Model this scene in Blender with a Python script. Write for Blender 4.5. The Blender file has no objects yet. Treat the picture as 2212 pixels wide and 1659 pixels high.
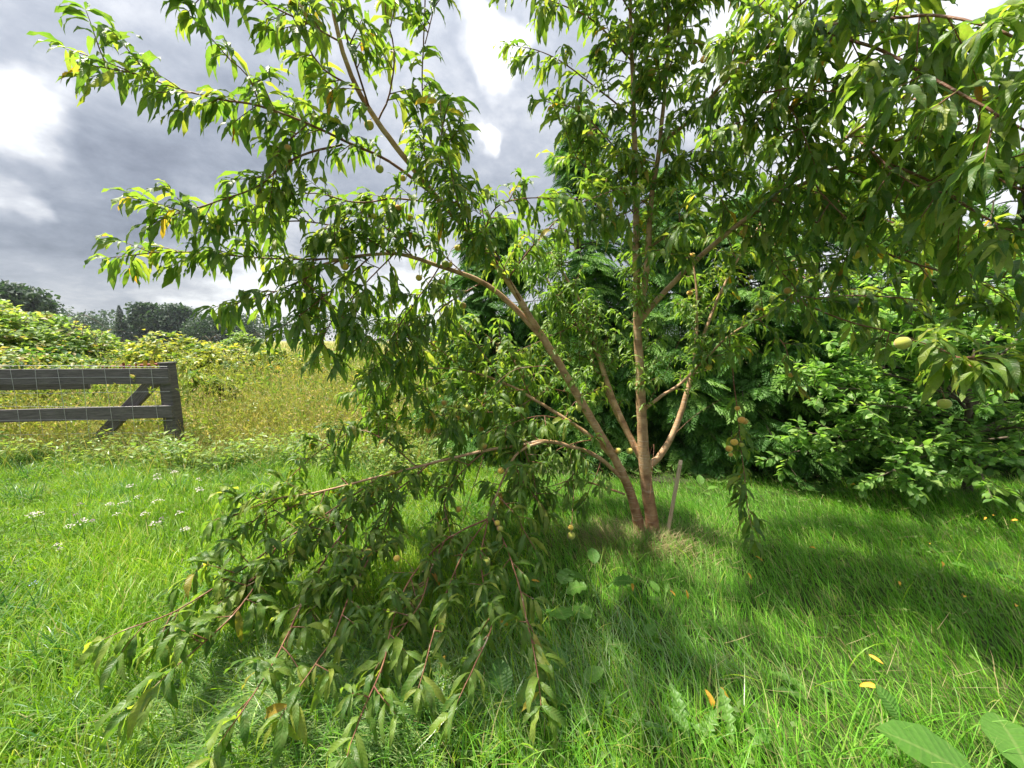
import bpy, math, random
import numpy as np
from mathutils import Vector, Matrix
rng = np.random.default_rng(7)
random.seed(7)
R = math.radians
sc = bpy.context.scene
C = sc.collection

# ------------------------------------------------------------------ camera
PITCH = R(6.5); CAM_H = 1.55; F = 833.0 / 2212.0
cam = bpy.data.cameras.new('camera'); camo = bpy.data.objects.new('camera', cam); C.objects.link(camo)
cam.sensor_width = 36; cam.lens = 36 * F; cam.clip_start = 0.02; cam.clip_end = 3000
camo.location = (0, 0, CAM_H); camo.rotation_euler = (R(90) - PITCH, 0, 0)
sc.camera = camo
CP = np.array([0, 0, CAM_H]); FW = np.array([0, math.cos(PITCH), -math.sin(PITCH)]); UP = np.array([0, math.sin(PITCH), math.cos(PITCH)])
def ray(px, py):
    """direction through a point of the photograph (measured on a 2212 x 1659 copy)"""
    return np.array([1., 0, 0]) * ((px - 1106) / 833) + FW + UP * ((829.5 - py) / 833)
def P(px, py, Y):
    d = ray(px, py); return CP + d * (Y / d[1])
def G(px, py, z=0.0):
    d = ray(px, py); return CP + d * ((z - CAM_H) / d[2])

# ------------------------------------------------------------------ world, sun, exposure
SUN_EL, SUN_AZ = R(65), R(-71)
SUN_DIR = Vector((math.sin(SUN_AZ) * math.cos(SUN_EL), math.cos(SUN_AZ) * math.cos(SUN_EL), math.sin(SUN_EL)))
EXPO = 1.2
sc.view_settings.view_transform = 'Standard'; sc.view_settings.look = 'None'
sc.view_settings.exposure = EXPO; sc.view_settings.gamma = 1; sc.view_settings.use_curve_mapping = False
sun = bpy.data.lights.new('sun', 'SUN'); suno = bpy.data.objects.new('sun', sun); C.objects.link(suno)
sun.energy = 4.9; sun.angle = R(1.5); sun.color = (1.0, 0.93, 0.80)
suno.rotation_euler = (-SUN_DIR).to_track_quat('-Z', 'Y').to_euler(); suno.location = (-5, 10, 20)

class NT:
    """tiny node-tree helper"""
    def __init__(s, tree): s.t = tree; s.t.nodes.clear()
    def n(s, typ, **kw):
        nd = s.t.nodes.new(typ)
        for k, v in kw.items():
            if k == 'ins':
                for a, b in v.items(): s.put(nd.inputs[a], b)
            else: setattr(nd, k, v)
        return nd
    def put(s, sock, v):
        if isinstance(v, bpy.types.NodeSocket): s.t.links.new(v, sock)
        else: sock.default_value = v
    def math(s, op, a, b=0.0, c=0.0, clamp=False):
        nd = s.t.nodes.new('ShaderNodeMath'); nd.operation = op; nd.use_clamp = clamp
        for i, v in enumerate((a, b, c)): s.put(nd.inputs[i], v)
        return nd.outputs[0]
    def vmath(s, op, a, b=(0, 0, 0)):
        nd = s.t.nodes.new('ShaderNodeVectorMath'); nd.operation = op
        s.put(nd.inputs[0], a); s.put(nd.inputs[1], b)
        return nd
    def mix(s, f, a, b, typ='MIX'):
        nd = s.t.nodes.new('ShaderNodeMix'); nd.data_type = 'RGBA'; nd.blend_type = typ
        s.put(nd.inputs[0], f); s.put(nd.inputs[6], a); s.put(nd.inputs[7], b)
        return nd.outputs[2]
    def ramp(s, f, stops, interp='LINEAR'):
        nd = s.t.nodes.new('ShaderNodeValToRGB'); cr = nd.color_ramp; cr.interpolation = interp
        while len(cr.elements) < len(stops): cr.elements.new(0.5)
        for e, (p, c) in zip(cr.elements, stops):
            e.position = p; e.color = (*c, 1) if len(c) == 3 else c
        s.put(nd.inputs[0], f); return nd.outputs[0]
    def smooth(s, v, a, b, lo=0.0, hi=1.0):
        nd = s.t.nodes.new('ShaderNodeMapRange'); nd.interpolation_type = 'SMOOTHSTEP'
        for i, x in enumerate((v, a, b, lo, hi)): s.put(nd.inputs[i], x)
        return nd.outputs[0]
    def noise(s, vec, scale, detail=4, rough=0.55, dist=0.0):
        nd = s.t.nodes.new('ShaderNodeTexNoise')
        if vec is not None: s.put(nd.inputs['Vector'], vec)
        nd.inputs['Scale'].default_value = scale; nd.inputs['Detail'].default_value = detail
        nd.inputs['Roughness'].default_value = rough; nd.inputs['Distortion'].default_value = dist
        return nd

world = bpy.data.worlds.new('World'); sc.world = world; world.use_nodes = True
W = NT(world.node_tree)
tc = W.n('ShaderNodeTexCoord')
sky = W.n('ShaderNodeTexSky', sky_type='NISHITA', sun_disc=False, sun_elevation=SUN_EL, sun_rotation=SUN_AZ)
bg1 = W.n('ShaderNodeBackground', ins={'Color': sky.outputs[0], 'Strength': 0.10})
d0 = tc.outputs['Generated']
sep = W.n('ShaderNodeSeparateXYZ', ins={0: d0})
zc = W.math('MAXIMUM', sep.outputs[2], 0.0)
den = W.math('ADD', zc, 0.34)
pl = W.n('ShaderNodeCombineXYZ', ins={0: W.math('DIVIDE', sep.outputs[0], den), 1: W.math('DIVIDE', sep.outputs[1], den), 2: 3.7})
nA = W.noise(pl.outputs[0], 1.5, 8, 0.56, 0.35)
nB = W.noise(pl.outputs[0], 4.8, 8, 0.64, 0.3)
warp = W.noise(d0, 4.5, 4, 0.6)
dw = W.vmath('ADD', d0, W.vmath('SCALE', W.vmath('SUBTRACT', warp.outputs['Color'], (0.5, 0.5, 0.5)).outputs[0]).outputs[0])
dw.inputs[1].links[0].from_node.inputs[3].default_value = 0.22
dn = W.vmath('NORMALIZE', dw.outputs[0]).outputs[0]
cl = W.math('ADD', W.math('MULTIPLY', nA.outputs[0], 0.64), W.math('MULTIPLY', nB.outputs[0], 0.36))
blobs = None
# breaks in the cloud where the light comes through: (px, py, angular radius, amount)
for px, py, rad, amt in [(55, 262, 4.2, .26), (-5, 425, 2.4, .22), (1075, 112, 4.4, .30), (1048, 278, 2.6, .30), (1500, 90, 12, .14), (2050, 150, 18, .22),
                         (900, 640, 14, .16), (560, 640, 8, .12), (1650, 450, 14, .16), (560, 520, 9, .10), (1900, 560, 14, .22),
                         (330, 90, 14, -.02), (170, 400, 9, -.08), (130, 560, 8, -.10), (420, 330, 9, -.05), (800, 120, 10, -.01), (1130, 330, 6, -.05)]:
    d = ray(px, py); d = d / np.linalg.norm(d)
    dt = W.vmath('DOT_PRODUCT', dn, tuple(d)).outputs['Value']
    v = W.smooth(dt, math.cos(R(rad)), math.cos(R(rad * 0.12)), 0.0, amt)
    blobs = v if blobs is None else W.math('ADD', blobs, v)
nC = W.noise(pl.outputs[0], 11.0, 6, 0.62, 0.2)
cl = W.math('ADD', cl, W.math('MULTIPLY_ADD', nC.outputs[0], 0.22, -0.075))
cl = W.math('ADD', cl, blobs)
# pale band low over the horizon
cl = W.math('ADD', cl, W.smooth(sep.outputs[2], 0.17, 0.02, 0.0, 0.17))
k = 1.0 / (2 ** EXPO)
ccol = W.ramp(cl, [(0.30, (0.23 * k, 0.255 * k, 0.32 * k)), (0.44, (0.38 * k, 0.42 * k, 0.50 * k)), (0.56, (0.56 * k, 0.60 * k, 0.68 * k)),
                   (0.68, (0.85 * k, 0.87 * k, 0.92 * k)), (0.80, (1.35 * k, 1.35 * k, 1.36 * k))])
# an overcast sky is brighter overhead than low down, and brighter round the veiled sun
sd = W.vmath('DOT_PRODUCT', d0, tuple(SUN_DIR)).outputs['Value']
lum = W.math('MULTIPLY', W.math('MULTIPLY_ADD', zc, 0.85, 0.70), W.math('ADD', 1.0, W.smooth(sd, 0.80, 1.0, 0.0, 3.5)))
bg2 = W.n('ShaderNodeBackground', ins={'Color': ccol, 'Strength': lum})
cov = W.math('MULTIPLY', W.smooth(cl, 0.60, 0.95), 0.10)
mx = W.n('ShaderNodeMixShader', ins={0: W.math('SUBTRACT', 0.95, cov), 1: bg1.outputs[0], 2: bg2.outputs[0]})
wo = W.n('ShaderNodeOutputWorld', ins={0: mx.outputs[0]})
sc.cycles.max_bounces = 8; sc.cycles.diffuse_bounces = 3; sc.cycles.glossy_bounces = 2
sc.cycles.transmission_bounces = 4; sc.cycles.transparent_max_bounces = 4; sc.cycles.sample_clamp_indirect = 4

# ------------------------------------------------------------------ object helpers
def tag(o, label=None, cat=None, group=None, kind=None):
    if label: o['label'] = label
    if cat: o['category'] = cat
    if group: o['group'] = group
    if kind: o['kind'] = kind
    return o
def empty(name, loc, label, cat, group=None):
    o = bpy.data.objects.new(name, None); C.objects.link(o); o.location = tuple(map(float, loc)); o.empty_display_size = 0.1
    return tag(o, label, cat, group)
def mesh_np(name, V, faces, lf=None, smooth=True):
    """faces: int array (n, k)"""
    me = bpy.data.meshes.new(name)
    V = np.ascontiguousarray(V, dtype=np.float32); faces = np.ascontiguousarray(faces, dtype=np.int32)
    n, kk = faces.shape
    me.vertices.add(len(V)); me.vertices.foreach_set('co', V.ravel())
    me.loops.add(n * kk); me.loops.foreach_set('vertex_index', faces.ravel())
    me.polygons.add(n); me.polygons.foreach_set('loop_start', np.arange(n, dtype=np.int32) * kk)
    try: me.polygons.foreach_set('loop_total', np.full(n, kk, dtype=np.int32))
    except Exception: pass
    if lf is not None:
        a = me.attributes.new('lf', 'FLOAT_VECTOR', 'POINT'); a.data.foreach_set('vector', np.ascontiguousarray(lf, dtype=np.float32).ravel())
    me.update(calc_edges=True)
    me.polygons.foreach_set('use_smooth', np.full(n, smooth, dtype=bool))
    return me
def link(name, me, mat, parent=None, loc=None):
    o = bpy.data.objects.new(name, me); C.objects.link(o)
    if mat is not None and not len(me.materials): me.materials.append(mat)
    if parent is not None: o.parent = parent
    if loc is not None: o.location = tuple(map(float, loc))
    return o
def nrm(v):
    v = np.asarray(v, float); return v / (np.linalg.norm(v, axis=-1, keepdims=True) + 1e-9)
def catmull(pts, rad, step=0.05):
    pts = np.asarray(pts, float); n = len(pts)
    ex = np.vstack([2 * pts[0] - pts[1], pts, 2 * pts[-1] - pts[-2]])
    out, ro = [], []
    for i in range(n - 1):
        p0, p1, p2, p3 = ex[i:i + 4]
        m = max(2, int(np.linalg.norm(p2 - p1) / step))
        t = np.linspace(0, 1, m, endpoint=False)[:, None]
        out.append(0.5 * (2 * p1 + (p2 - p0) * t + (2 * p0 - 5 * p1 + 4 * p2 - p3) * t * t + (3 * p1 - p0 - 3 * p2 + p3) * t ** 3))
        ro.append(rad[i] + (rad[i + 1] - rad[i]) * t[:, 0])
    out.append(pts[-1:]); ro.append([rad[-1]])
    return np.vstack(out), np.concatenate(ro)
def tube(pts, rad, sides=8, rough=0.0):
    """(V, F quads) of a tapering tube with closed tip"""
    pts = np.asarray(pts, float); n = len(pts)
    tan = nrm(np.gradient(pts, axis=0))
    ref = np.array([1., 0, 0]) if abs(tan[0][0]) < 0.8 else np.array([0, 1., 0])
    V = np.zeros((n, sides, 3)); a = np.arange(sides) / sides * 2 * math.pi
    u = ref - tan[0] * ref.dot(tan[0]); u /= np.linalg.norm(u)
    for i in range(n):
        u = u - tan[i] * u.dot(tan[i]); u /= np.linalg.norm(u) + 1e-9
        w = np.cross(tan[i], u)
        rr = rad[i] * (1 + (rng.normal(0, rough, sides) if rough else 0))
        V[i] = pts[i] + np.outer(np.cos(a) * rr, u) + np.outer(np.sin(a) * rr, w)
    V = V.reshape(-1, 3)
    i = np.arange(n - 1)[:, None] * sides; j = np.arange(sides)[None, :]; j2 = (j + 1) % sides
    Fq = np.stack([i + j, i + j2, i + sides + j2, i + sides + j], -1).reshape(-1, 4)
    return V, Fq
class Acc:
    def __init__(s): s.V, s.F, s.L, s.n = [], [], [], 0
    def add(s, V, Fx, L=None):
        s.V.append(V); s.F.append(Fx + s.n); s.n += len(V)
        s.L.append(L if L is not None else np.zeros((len(V), 3)))
    def mesh(s, name, smooth=True): return mesh_np(name, np.vstack(s.V), np.vstack(s.F), np.vstack(s.L), smooth)
def box(cx, cy, cz, sx, sy, sz, bev=0.0):
    """bevelled box as quads/tris list (bmesh-free): 24-vert chamfer kept simple"""
    import bmesh
    bm = bmesh.new(); bmesh.ops.create_cube(bm, size=1)
    for v in bm.verts: v.co = Vector((v.co.x * sx + cx, v.co.y * sy + cy, v.co.z * sz + cz))
    if bev: bmesh.ops.bevel(bm, geom=bm.edges[:], offset=bev, segments=1, affect='EDGES')
    return bm
def bm_obj(name, bm, mat, parent=None, smooth=False):
    me = bpy.data.meshes.new(name); bm.to_mesh(me); bm.free()
    for p in me.polygons: p.use_smooth = smooth
    return link(name, me, mat, parent)

# ------------------------------------------------------------------ materials
def leaf_mat(name, stops, trans=0.42, tcol=(1.25, 1.5, 0.55), rough=0.42, spec=0.4, back=(1.15, 1.15, 1.2), vein=0.35, bump=0.25, spots=False, patch=None):
    m = bpy.data.materials.new(name); m.use_nodes = True; N = NT(m.node_tree)
    at = N.n('ShaderNodeAttribute', attribute_name='lf'); s = N.n('ShaderNodeSeparateXYZ', ins={0: at.outputs['Vector']})
    u, v, r = s.outputs
    oi = N.n('ShaderNodeObjectInfo'); r2 = N.math('FRACT', N.math('ADD', r, oi.outputs['Random']))
    geo = N.n('ShaderNodeNewGeometry')
    col = N.ramp(r2, stops)
    if patch:
        pn = N.noise(geo.outputs['Position'], patch[0], 3, 0.6)
        col = N.mix(N.smooth(pn.outputs[0], 0.42, 0.62, 0, patch[1]), col, (*patch[2], 1))
    if spots:
        sp = N.noise(geo.outputs['Position'], 160, 2); col = N.mix(N.smooth(sp.outputs[0], 0.66, 0.72, 0, 0.7), col, (0.14, 0.09, 0.03, 1))
    fine = N.noise(geo.outputs['Position'], 90, 2)
    col = N.mix(0.35, col, N.mix(N.smooth(fine.outputs[0], 0.3, 0.7), (0.75, 0.78, 0.7, 1), (1.2, 1.15, 1.1, 1)), 'MULTIPLY')
    if vein:
        au = N.math('ABSOLUTE', u)
        mid = N.smooth(au, 0.10, 0.03)
        wv = N.math('SINE', N.math('MULTIPLY', N.math('SUBTRACT', v, N.math('MULTIPLY', au, 0.10)), 75.0))
        side = N.math('MULTIPLY', N.smooth(wv, 0.75, 1.0), 0.35)
        col = N.mix(N.math('MULTIPLY', N.math('MAXIMUM', mid, side), vein), col, (0.22, 0.30, 0.09, 1))
    col = N.mix(geo.outputs['Backfacing'], col, N.mix(1.0, col, (*back, 1), 'MULTIPLY'))
    p = N.n('ShaderNodeBsdfPrincipled', ins={'Base Color': col, 'Roughness': rough, 'Specular IOR Level': spec})
    if bump and vein:
        b = N.n('ShaderNodeBump', ins={'Strength': bump, 'Distance': 0.004, 'Height': N.math('ADD', N.math('MULTIPLY', wv, 0.3), N.math('MULTIPLY', au, 1.0))})
        N.put(p.inputs['Normal'], b.outputs[0])
    t = N.n('ShaderNodeBsdfTranslucent', ins={'Color': N.mix(1.0, col, (*tcol, 1), 'MULTIPLY')})
    ms = N.n('ShaderNodeMixShader', ins={0: trans, 1: p.outputs[0], 2: t.outputs[0]})
    N.n('ShaderNodeOutputMaterial', ins={0: ms.outputs[0]})
    return m
def plain_mat(name, c1, c2, scale=20, rough=0.8, stretch=(1, 1, 1), bump=0.3, spec=0.3, coord='Object', metal=0.0):
    m = bpy.data.materials.new(name); m.use_nodes = True; N = NT(m.node_tree)
    t = N.n('ShaderNodeTexCoord'); mp = N.n('ShaderNodeMapping', ins={0: t.outputs[coord], 'Scale': stretch})
    n = N.noise(mp.outputs[0], scale, 6, 0.6)
    n2 = N.noise(mp.outputs[0], scale * 4.3, 3, 0.6)
    f = N.math('ADD', N.math('MULTIPLY', n.outputs[0], 0.65), N.math('MULTIPLY', n2.outputs[0], 0.35))
    col = N.ramp(f, [(0.36, c1), (0.64, c2)])
    p = N.n('ShaderNodeBsdfPrincipled', ins={'Base Color': col, 'Roughness': rough, 'Specular IOR Level': spec, 'Metallic': metal})
    if bump:
        b = N.n('ShaderNodeBump', ins={'Strength': bump, 'Distance': 0.01, 'Height': f}); N.put(p.inputs['Normal'], b.outputs[0])
    N.n('ShaderNodeOutputMaterial', ins={0: p.outputs[0]})
    return m
def bark_mat(name, young):
    m = bpy.data.materials.new(name); m.use_nodes = True; N = NT(m.node_tree)
    geo = N.n('ShaderNodeNewGeometry')
    mp = N.n('ShaderNodeMapping', ins={0: geo.outputs['Position'], 'Scale': (7, 7, 95)})
    band = N.noise(mp.outputs[0], 1.0, 4, 0.65)
    blot = N.noise(geo.outputs['Position'], 14, 5, 0.6)
    zz = N.n('ShaderNodeSeparateXYZ', ins={0: geo.outputs['Position']}).outputs[2]
    if young: base = N.ramp(blot.outputs[0], [(0.35, (0.15, 0.055, 0.035)), (0.65, (0.24, 0.12, 0.06))])
    else:
        upp = N.ramp(blot.outputs[0], [(0.32, (0.22, 0.12, 0.06)), (0.52, (0.44, 0.27, 0.14)), (0.70, (0.52, 0.37, 0.21))])
        low = N.ramp(blot.outputs[0], [(0.35, (0.22, 0.10, 0.055)), (0.65, (0.42, 0.24, 0.13))])
        base = N.mix(N.smooth(zz, 0.65, 0.25), upp, low)
    col = N.mix(N.smooth(band.outputs[0], 0.56, 0.66, 0, 0.75), base, (0.50, 0.40, 0.29, 1))
    col = N.mix(N.smooth(band.outputs[0], 0.40, 0.30, 0, 0.5), col, (0.10, 0.055, 0.035, 1))
    p = N.n('ShaderNodeBsdfPrincipled', ins={'Base Color': col, 'Roughness': 0.62, 'Specular IOR Level': 0.35})
    b = N.n('ShaderNodeBump', ins={'Strength': 0.5, 'Distance': 0.006, 'Height': N.math('ADD', band.outputs[0], N.math('MULTIPLY', blot.outputs[0], 0.7))}); N.put(p.inputs['Normal'], b.outputs[0])
    N.n('ShaderNodeOutputMaterial', ins={0: p.outputs[0]})
    return m
M = {}
M['peach_leaf'] = leaf_mat('peach_leaf', [(0.0, (0.058, 0.140, 0.024)), (0.45, (0.115, 0.220, 0.034)), (0.8, (0.195, 0.295, 0.045)), (0.985, (0.30, 0.34, 0.06)), (1.0, (0.45, 0.20, 0.02))],
                           trans=0.5, tcol=(1.4, 1.5, 0.5), rough=0.45, spec=0.4, spots=True, back=(1.4, 1.3, 1.8), patch=(30, 0.35, (0.17, 0.19, 0.05)))
M['sprout_leaf'] = leaf_mat('sprout_leaf', [(0, (0.11, 0.21, 0.035)), (1, (0.24, 0.34, 0.07))], trans=0.42, tcol=(1.4, 1.6, 0.5), rough=0.4)
M['apple_leaf'] = leaf_mat('apple_leaf', [(0, (0.085, 0.19, 0.04)), (0.6, (0.16, 0.30, 0.065)), (1, (0.27, 0.39, 0.11))], trans=0.4, tcol=(1.3, 1.5, 0.5), rough=0.42, back=(2.0, 1.7, 2.4))
M['cedar'] = leaf_mat('cedar_spray', [(0, (0.06, 0.16, 0.03)), (0.6, (0.12, 0.26, 0.045)), (1, (0.20, 0.35, 0.07))], trans=0.35, rough=0.55, vein=0)
M['bramble_leaf'] = leaf_mat('bramble_leaf', [(0, (0.05, 0.13, 0.03)), (0.45, (0.13, 0.24, 0.05)), (0.85, (0.27, 0.36, 0.09)), (1, (0.33, 0.24, 0.10))], trans=0.4, tcol=(1.3, 1.35, 0.5), rough=0.45, vein=0, back=(1.5, 1.4, 1.8))
M['gold_bramble_leaf'] = leaf_mat('gold_bramble_leaf', [(0, (0.07, 0.16, 0.03)), (0.4, (0.20, 0.29, 0.045)), (1, (0.40, 0.40, 0.08))], trans=0.4, tcol=(1.3, 1.3, 0.5), rough=0.45, vein=0, back=(1.4, 1.3, 1.6))
M['weed_leaf'] = leaf_mat('weed_leaf', [(0, (0.08, 0.20, 0.03)), (1, (0.15, 0.30, 0.05))], trans=0.42, tcol=(1.3, 1.5, 0.5), rough=0.45, vein=0.5, bump=0.5)
M['lawn'] = leaf_mat('lawn_blade', [(0, (0.085, 0.26, 0.022)), (0.5, (0.165, 0.40, 0.032)), (0.88, (0.27, 0.48, 0.06)), (0.95, (0.45, 0.42, 0.18)), (1, (0.40, 0.30, 0.15))], trans=0.40, tcol=(1.25, 1.35, 0.5), rough=0.42, spec=0.3, vein=0, patch=(1.3, 0.4, (0.10, 0.27, 0.035)))
M['lush'] = leaf_mat('lush_blade', [(0, (0.12, 0.27, 0.022)), (0.45, (0.22, 0.39, 0.022)), (0.88, (0.35, 0.48, 0.04)), (0.97, (0.50, 0.47, 0.12)), (1, (0.42, 0.33, 0.16))], trans=0.45, tcol=(1.25, 1.35, 0.4), rough=0.42, spec=0.32, vein=0, patch=(2.2, 0.5, (0.12, 0.25, 0.03)))
M['lodged'] = leaf_mat('lodged_blade', [(0, (0.07, 0.17, 0.035)), (0.6, (0.15, 0.26, 0.07)), (1, (0.28, 0.34, 0.14))], trans=0.3, rough=0.35, spec=0.5, vein=0)
M['tussock'] = leaf_mat('tussock_blade', [(0, (0.045, 0.13, 0.035)), (0.6, (0.09, 0.21, 0.05)), (0.9, (0.16, 0.28, 0.08)), (1, (0.36, 0.30, 0.15))], trans=0.35, rough=0.4, vein=0)
M['straw'] = leaf_mat('straw_blade', [(0, (0.11, 0.17, 0.04)), (0.4, (0.21, 0.19, 0.08)), (1, (0.40, 0.31, 0.17))], trans=0.3, tcol=(1.2, 1.1, 0.6), rough=0.6, vein=0)
M['meadow'] = leaf_mat('meadow_stalk', [(0, (0.12, 0.23, 0.04)), (0.35, (0.27, 0.34, 0.07)), (0.65, (0.44, 0.38, 0.14)), (1, (0.54, 0.42, 0.24))], trans=0.4, tcol=(1.15, 1.2, 0.6), rough=0.6, vein=0, patch=(0.8, 0.55, (0.38, 0.33, 0.09)))
M['tree_leaf'] = leaf_mat('far_leaf', [(0, (0.026, 0.055, 0.032)), (1, (0.055, 0.098, 0.05))], trans=0.25, rough=0.6, vein=0)
M['bark'] = bark_mat('peach_bark', False); M['twig'] = bark_mat('peach_twig', True)
M['grey_bark'] = plain_mat('grey_bark', (0.06, 0.045, 0.03), (0.19, 0.15, 0.11), 14, 0.9, (1, 1, 0.3), 0.6, coord='Object')
M['post_wood'] = plain_mat('weathered_dark_wood', (0.055, 0.050, 0.050), (0.17, 0.155, 0.15), 7, 0.85, (1, 1, 14), 0.5)
M['rail_wood'] = plain_mat('weathered_rail_wood', (0.06, 0.054, 0.055), (0.20, 0.18, 0.175), 7, 0.85, (0.8, 14, 14), 0.5)
M['stake_wood'] = plain_mat('stake_wood', (0.34, 0.24, 0.15), (0.64, 0.50, 0.35), 9, 0.85, (12, 12, 1), 0.5)
M['wire'] = plain_mat('galvanised_wire', (0.45, 0.45, 0.45), (0.65, 0.65, 0.65), 30, 0.45, metal=0.2, bump=0)
M['red'] = plain_mat('rusty_red_paint', (0.20, 0.045, 0.03), (0.36, 0.10, 0.06), 12, 0.6)
M['yellow_paint'] = plain_mat('yellow_paint', (0.5, 0.33, 0.03), (0.6, 0.42, 0.06), 12, 0.6)
M['hedge_shade_tone'] = plain_mat('hedge_shade_tone', (0.016, 0.017, 0.008), (0.045, 0.045, 0.02), 12, 0.95, coord='Object')  # near-black mottle, paints the shade below the cedars
def peach_mat():
    m = bpy.data.materials.new('peach_skin'); m.use_nodes = True; N = NT(m.node_tree)
    oi = N.n('ShaderNodeObjectInfo'); t = N.n('ShaderNodeTexCoord')
    n = N.noise(t.outputs['Object'], 2.5, 4)
    base = N.ramp(oi.outputs['Random'], [(0, (0.26, 0.34, 0.06)), (0.5, (0.42, 0.44, 0.07)), (0.8, (0.68, 0.50, 0.07)), (1, (0.70, 0.33, 0.08))])
    col = N.mix(N.smooth(n.outputs[0], 0.52, 0.72, 0, 0.55), base, (0.50, 0.26, 0.05, 1))
    ob = N.n('ShaderNodeSeparateXYZ', ins={0: t.outputs['Object']})
    col = N.mix(N.smooth(ob.outputs[0], 0.1, 1.0, 0, 0.6), col, (0.52, 0.15, 0.05, 1))
    p = N.n('ShaderNodeBsdfPrincipled', ins={'Base Color': col, 'Roughness': 0.75, 'Specular IOR Level': 0.25, 'Sheen Weight': 0.3})
    N.n('ShaderNodeOutputMaterial', ins={0: p.outputs[0]}); return m
M['peach'] = peach_mat()
for nm, c1, c2 in (('white_petal', (0.42, 0.36, 0.32), (0.60, 0.55, 0.50)), ('purple_petal', (0.30, 0.08, 0.32), (0.48, 0.18, 0.5)), ('blue_petal', (0.25, 0.28, 0.6), (0.4, 0.45, 0.75)),
                   ('gold_petal', (0.55, 0.38, 0.02), (0.75, 0.58, 0.05)), ('fallen', (0.52, 0.25, 0.02), (0.68, 0.40, 0.05))):
    M[nm] = plain_mat(nm, c1, c2, 25, 0.7, bump=0)

# ------------------------------------------------------------------ leaf templates
def leaf_template(w, bend, fold=0.25, wave=0.0, stations=6, peak=0.42, ph=0.0, sharp=1.0):
    """unit leaf along +y, arching to -z by total angle `bend` (rad)."""
    s = np.linspace(0, 1, stations + 2)
    prof = np.where(s < peak, np.sin(s / peak * math.pi / 2) ** 0.85, np.cos((s - peak) / (1 - peak) * math.pi / 2) ** sharp)
    ang = bend * (s ** 0.8); ds = np.diff(s)
    y = np.concatenate([[0], np.cumsum(np.cos((ang[1:] + ang[:-1]) / 2) * ds)])
    z = np.concatenate([[0], np.cumsum(-np.sin((ang[1:] + ang[:-1]) / 2) * ds)])
    V, L = [], []
    ids = []
    for i in range(stations + 2):
        nz = np.array([0, math.sin(ang[i]), math.cos(ang[i])])
        c = np.array([0, y[i], z[i]])
        if i == 0 or i == stations + 1:
            ids.append([len(V)]); V.append(c); L.append((0, s[i], 0))
        else:
            hw = prof[i] * w / 2
            row = []
            for sd in (-1, 0, 1):
                lift = hw * fold * abs(sd) + wave * math.sin(i * 2.3 + ph + sd * 1.4) * abs(sd)
                row.append(len(V)); V.append(c + np.array([sd * hw, 0, 0]) + nz * lift); L.append((sd, s[i], 0))
            ids.append(row)
    Fs = []
    a, b = ids[0][0], ids[1]
    Fs += [(a, b[1], b[0]), (a, b[2], b[1])]
    for i in range(1, stations):
        p, q = ids[i], ids[i + 1]
        for k2 in (0, 1): Fs += [(p[k2], p[k2 + 1], q[k2 + 1]), (p[k2], q[k2 + 1], q[k2])]
    p, q = ids[stations], ids[stations + 1][0]
    Fs += [(p[0], p[1], q), (p[1], p[2], q)]
    return np.array(V), np.array(Fs), np.array(L, float)
class Leaves:
    def __init__(s): s.p, s.f, s.n, s.l, s.b = [], [], [], [], []
    def add(s, p, f, n, l, b): s.p.append(p); s.f.append(f); s.n.append(n); s.l.append(l); s.b.append(b)
    def arrays(s):
        p = np.array(s.p); f = nrm(np.array(s.f)); n = np.array(s.n); n = nrm(n - f * (f * n).sum(1, keepdims=True)); sd = np.cross(f, n)
        return p, np.stack([sd, f, n], 2), np.array(s.l), np.array(s.b)
def place(templates, bends, lv, name, mat, parent, part_name, top=300, kind='stuff'):
    """turn gathered leaves into `top` single leaf objects (largest in the photo) and one merged part"""
    p, Rm, l, b = lv.arrays(); n = len(p)
    var = np.abs(b[:, None] - np.array(bends)[None, :]).argmin(1) * 3 + rng.integers(0, 3, n)
    base = np.array(parent.location)
    mid = p + Rm[:, :, 1] * l[:, None] * 0.5 - CP
    dep = mid @ FW; u = mid[:, 0] / dep; v = (mid @ UP) / dep
    vis = (dep > 0.2) & (np.abs(u) < 1.32) & (np.abs(v) < 0.99)
    size = np.where(vis, l / np.maximum(dep, 0.2), 0)
    big = set(np.argsort(-size)[:top].tolist()) if top else set()
    mes = {}
    for i in sorted(big):
        vi = int(var[i])
        if vi not in mes:
            V, Fx, L = templates[vi]; L = L.copy(); L[:, 2] = rng.random()
            me = mesh_np(name, V, Fx, L); me.materials.append(mat); mes[vi] = me
        o = bpy.data.objects.new(name, mes[vi]); C.objects.link(o); o.parent = parent
        mt = np.eye(4); mt[:3, :3] = Rm[i] * l[i]; mt[:3, 3] = p[i] - base
        o.matrix_local = Matrix(mt.tolist())
    rest = np.array([i for i in range(n) if i not in big], int)
    acc = Acc()
    for vi in range(len(templates)):
        ii = rest[var[rest] == vi]
        if not len(ii): continue
        V, Fx, L = templates[vi]; m = len(V)
        VV = np.einsum('nij,kj->nki', Rm[ii] * l[ii][:, None, None], V) + (p[ii] - base)[:, None, :]
        LL = np.repeat(L[None], len(ii), 0); LL[:, :, 2] = rng.random(len(ii))[:, None]
        FF = Fx[None] + (np.arange(len(ii)) * m)[:, None, None]
        acc.add(VV.reshape(-1, 3), FF.reshape(-1, 3), LL.reshape(-1, 3))
    o = link(part_name, acc.mesh(part_name), mat, parent)
    o['kind'] = kind
    return o

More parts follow.
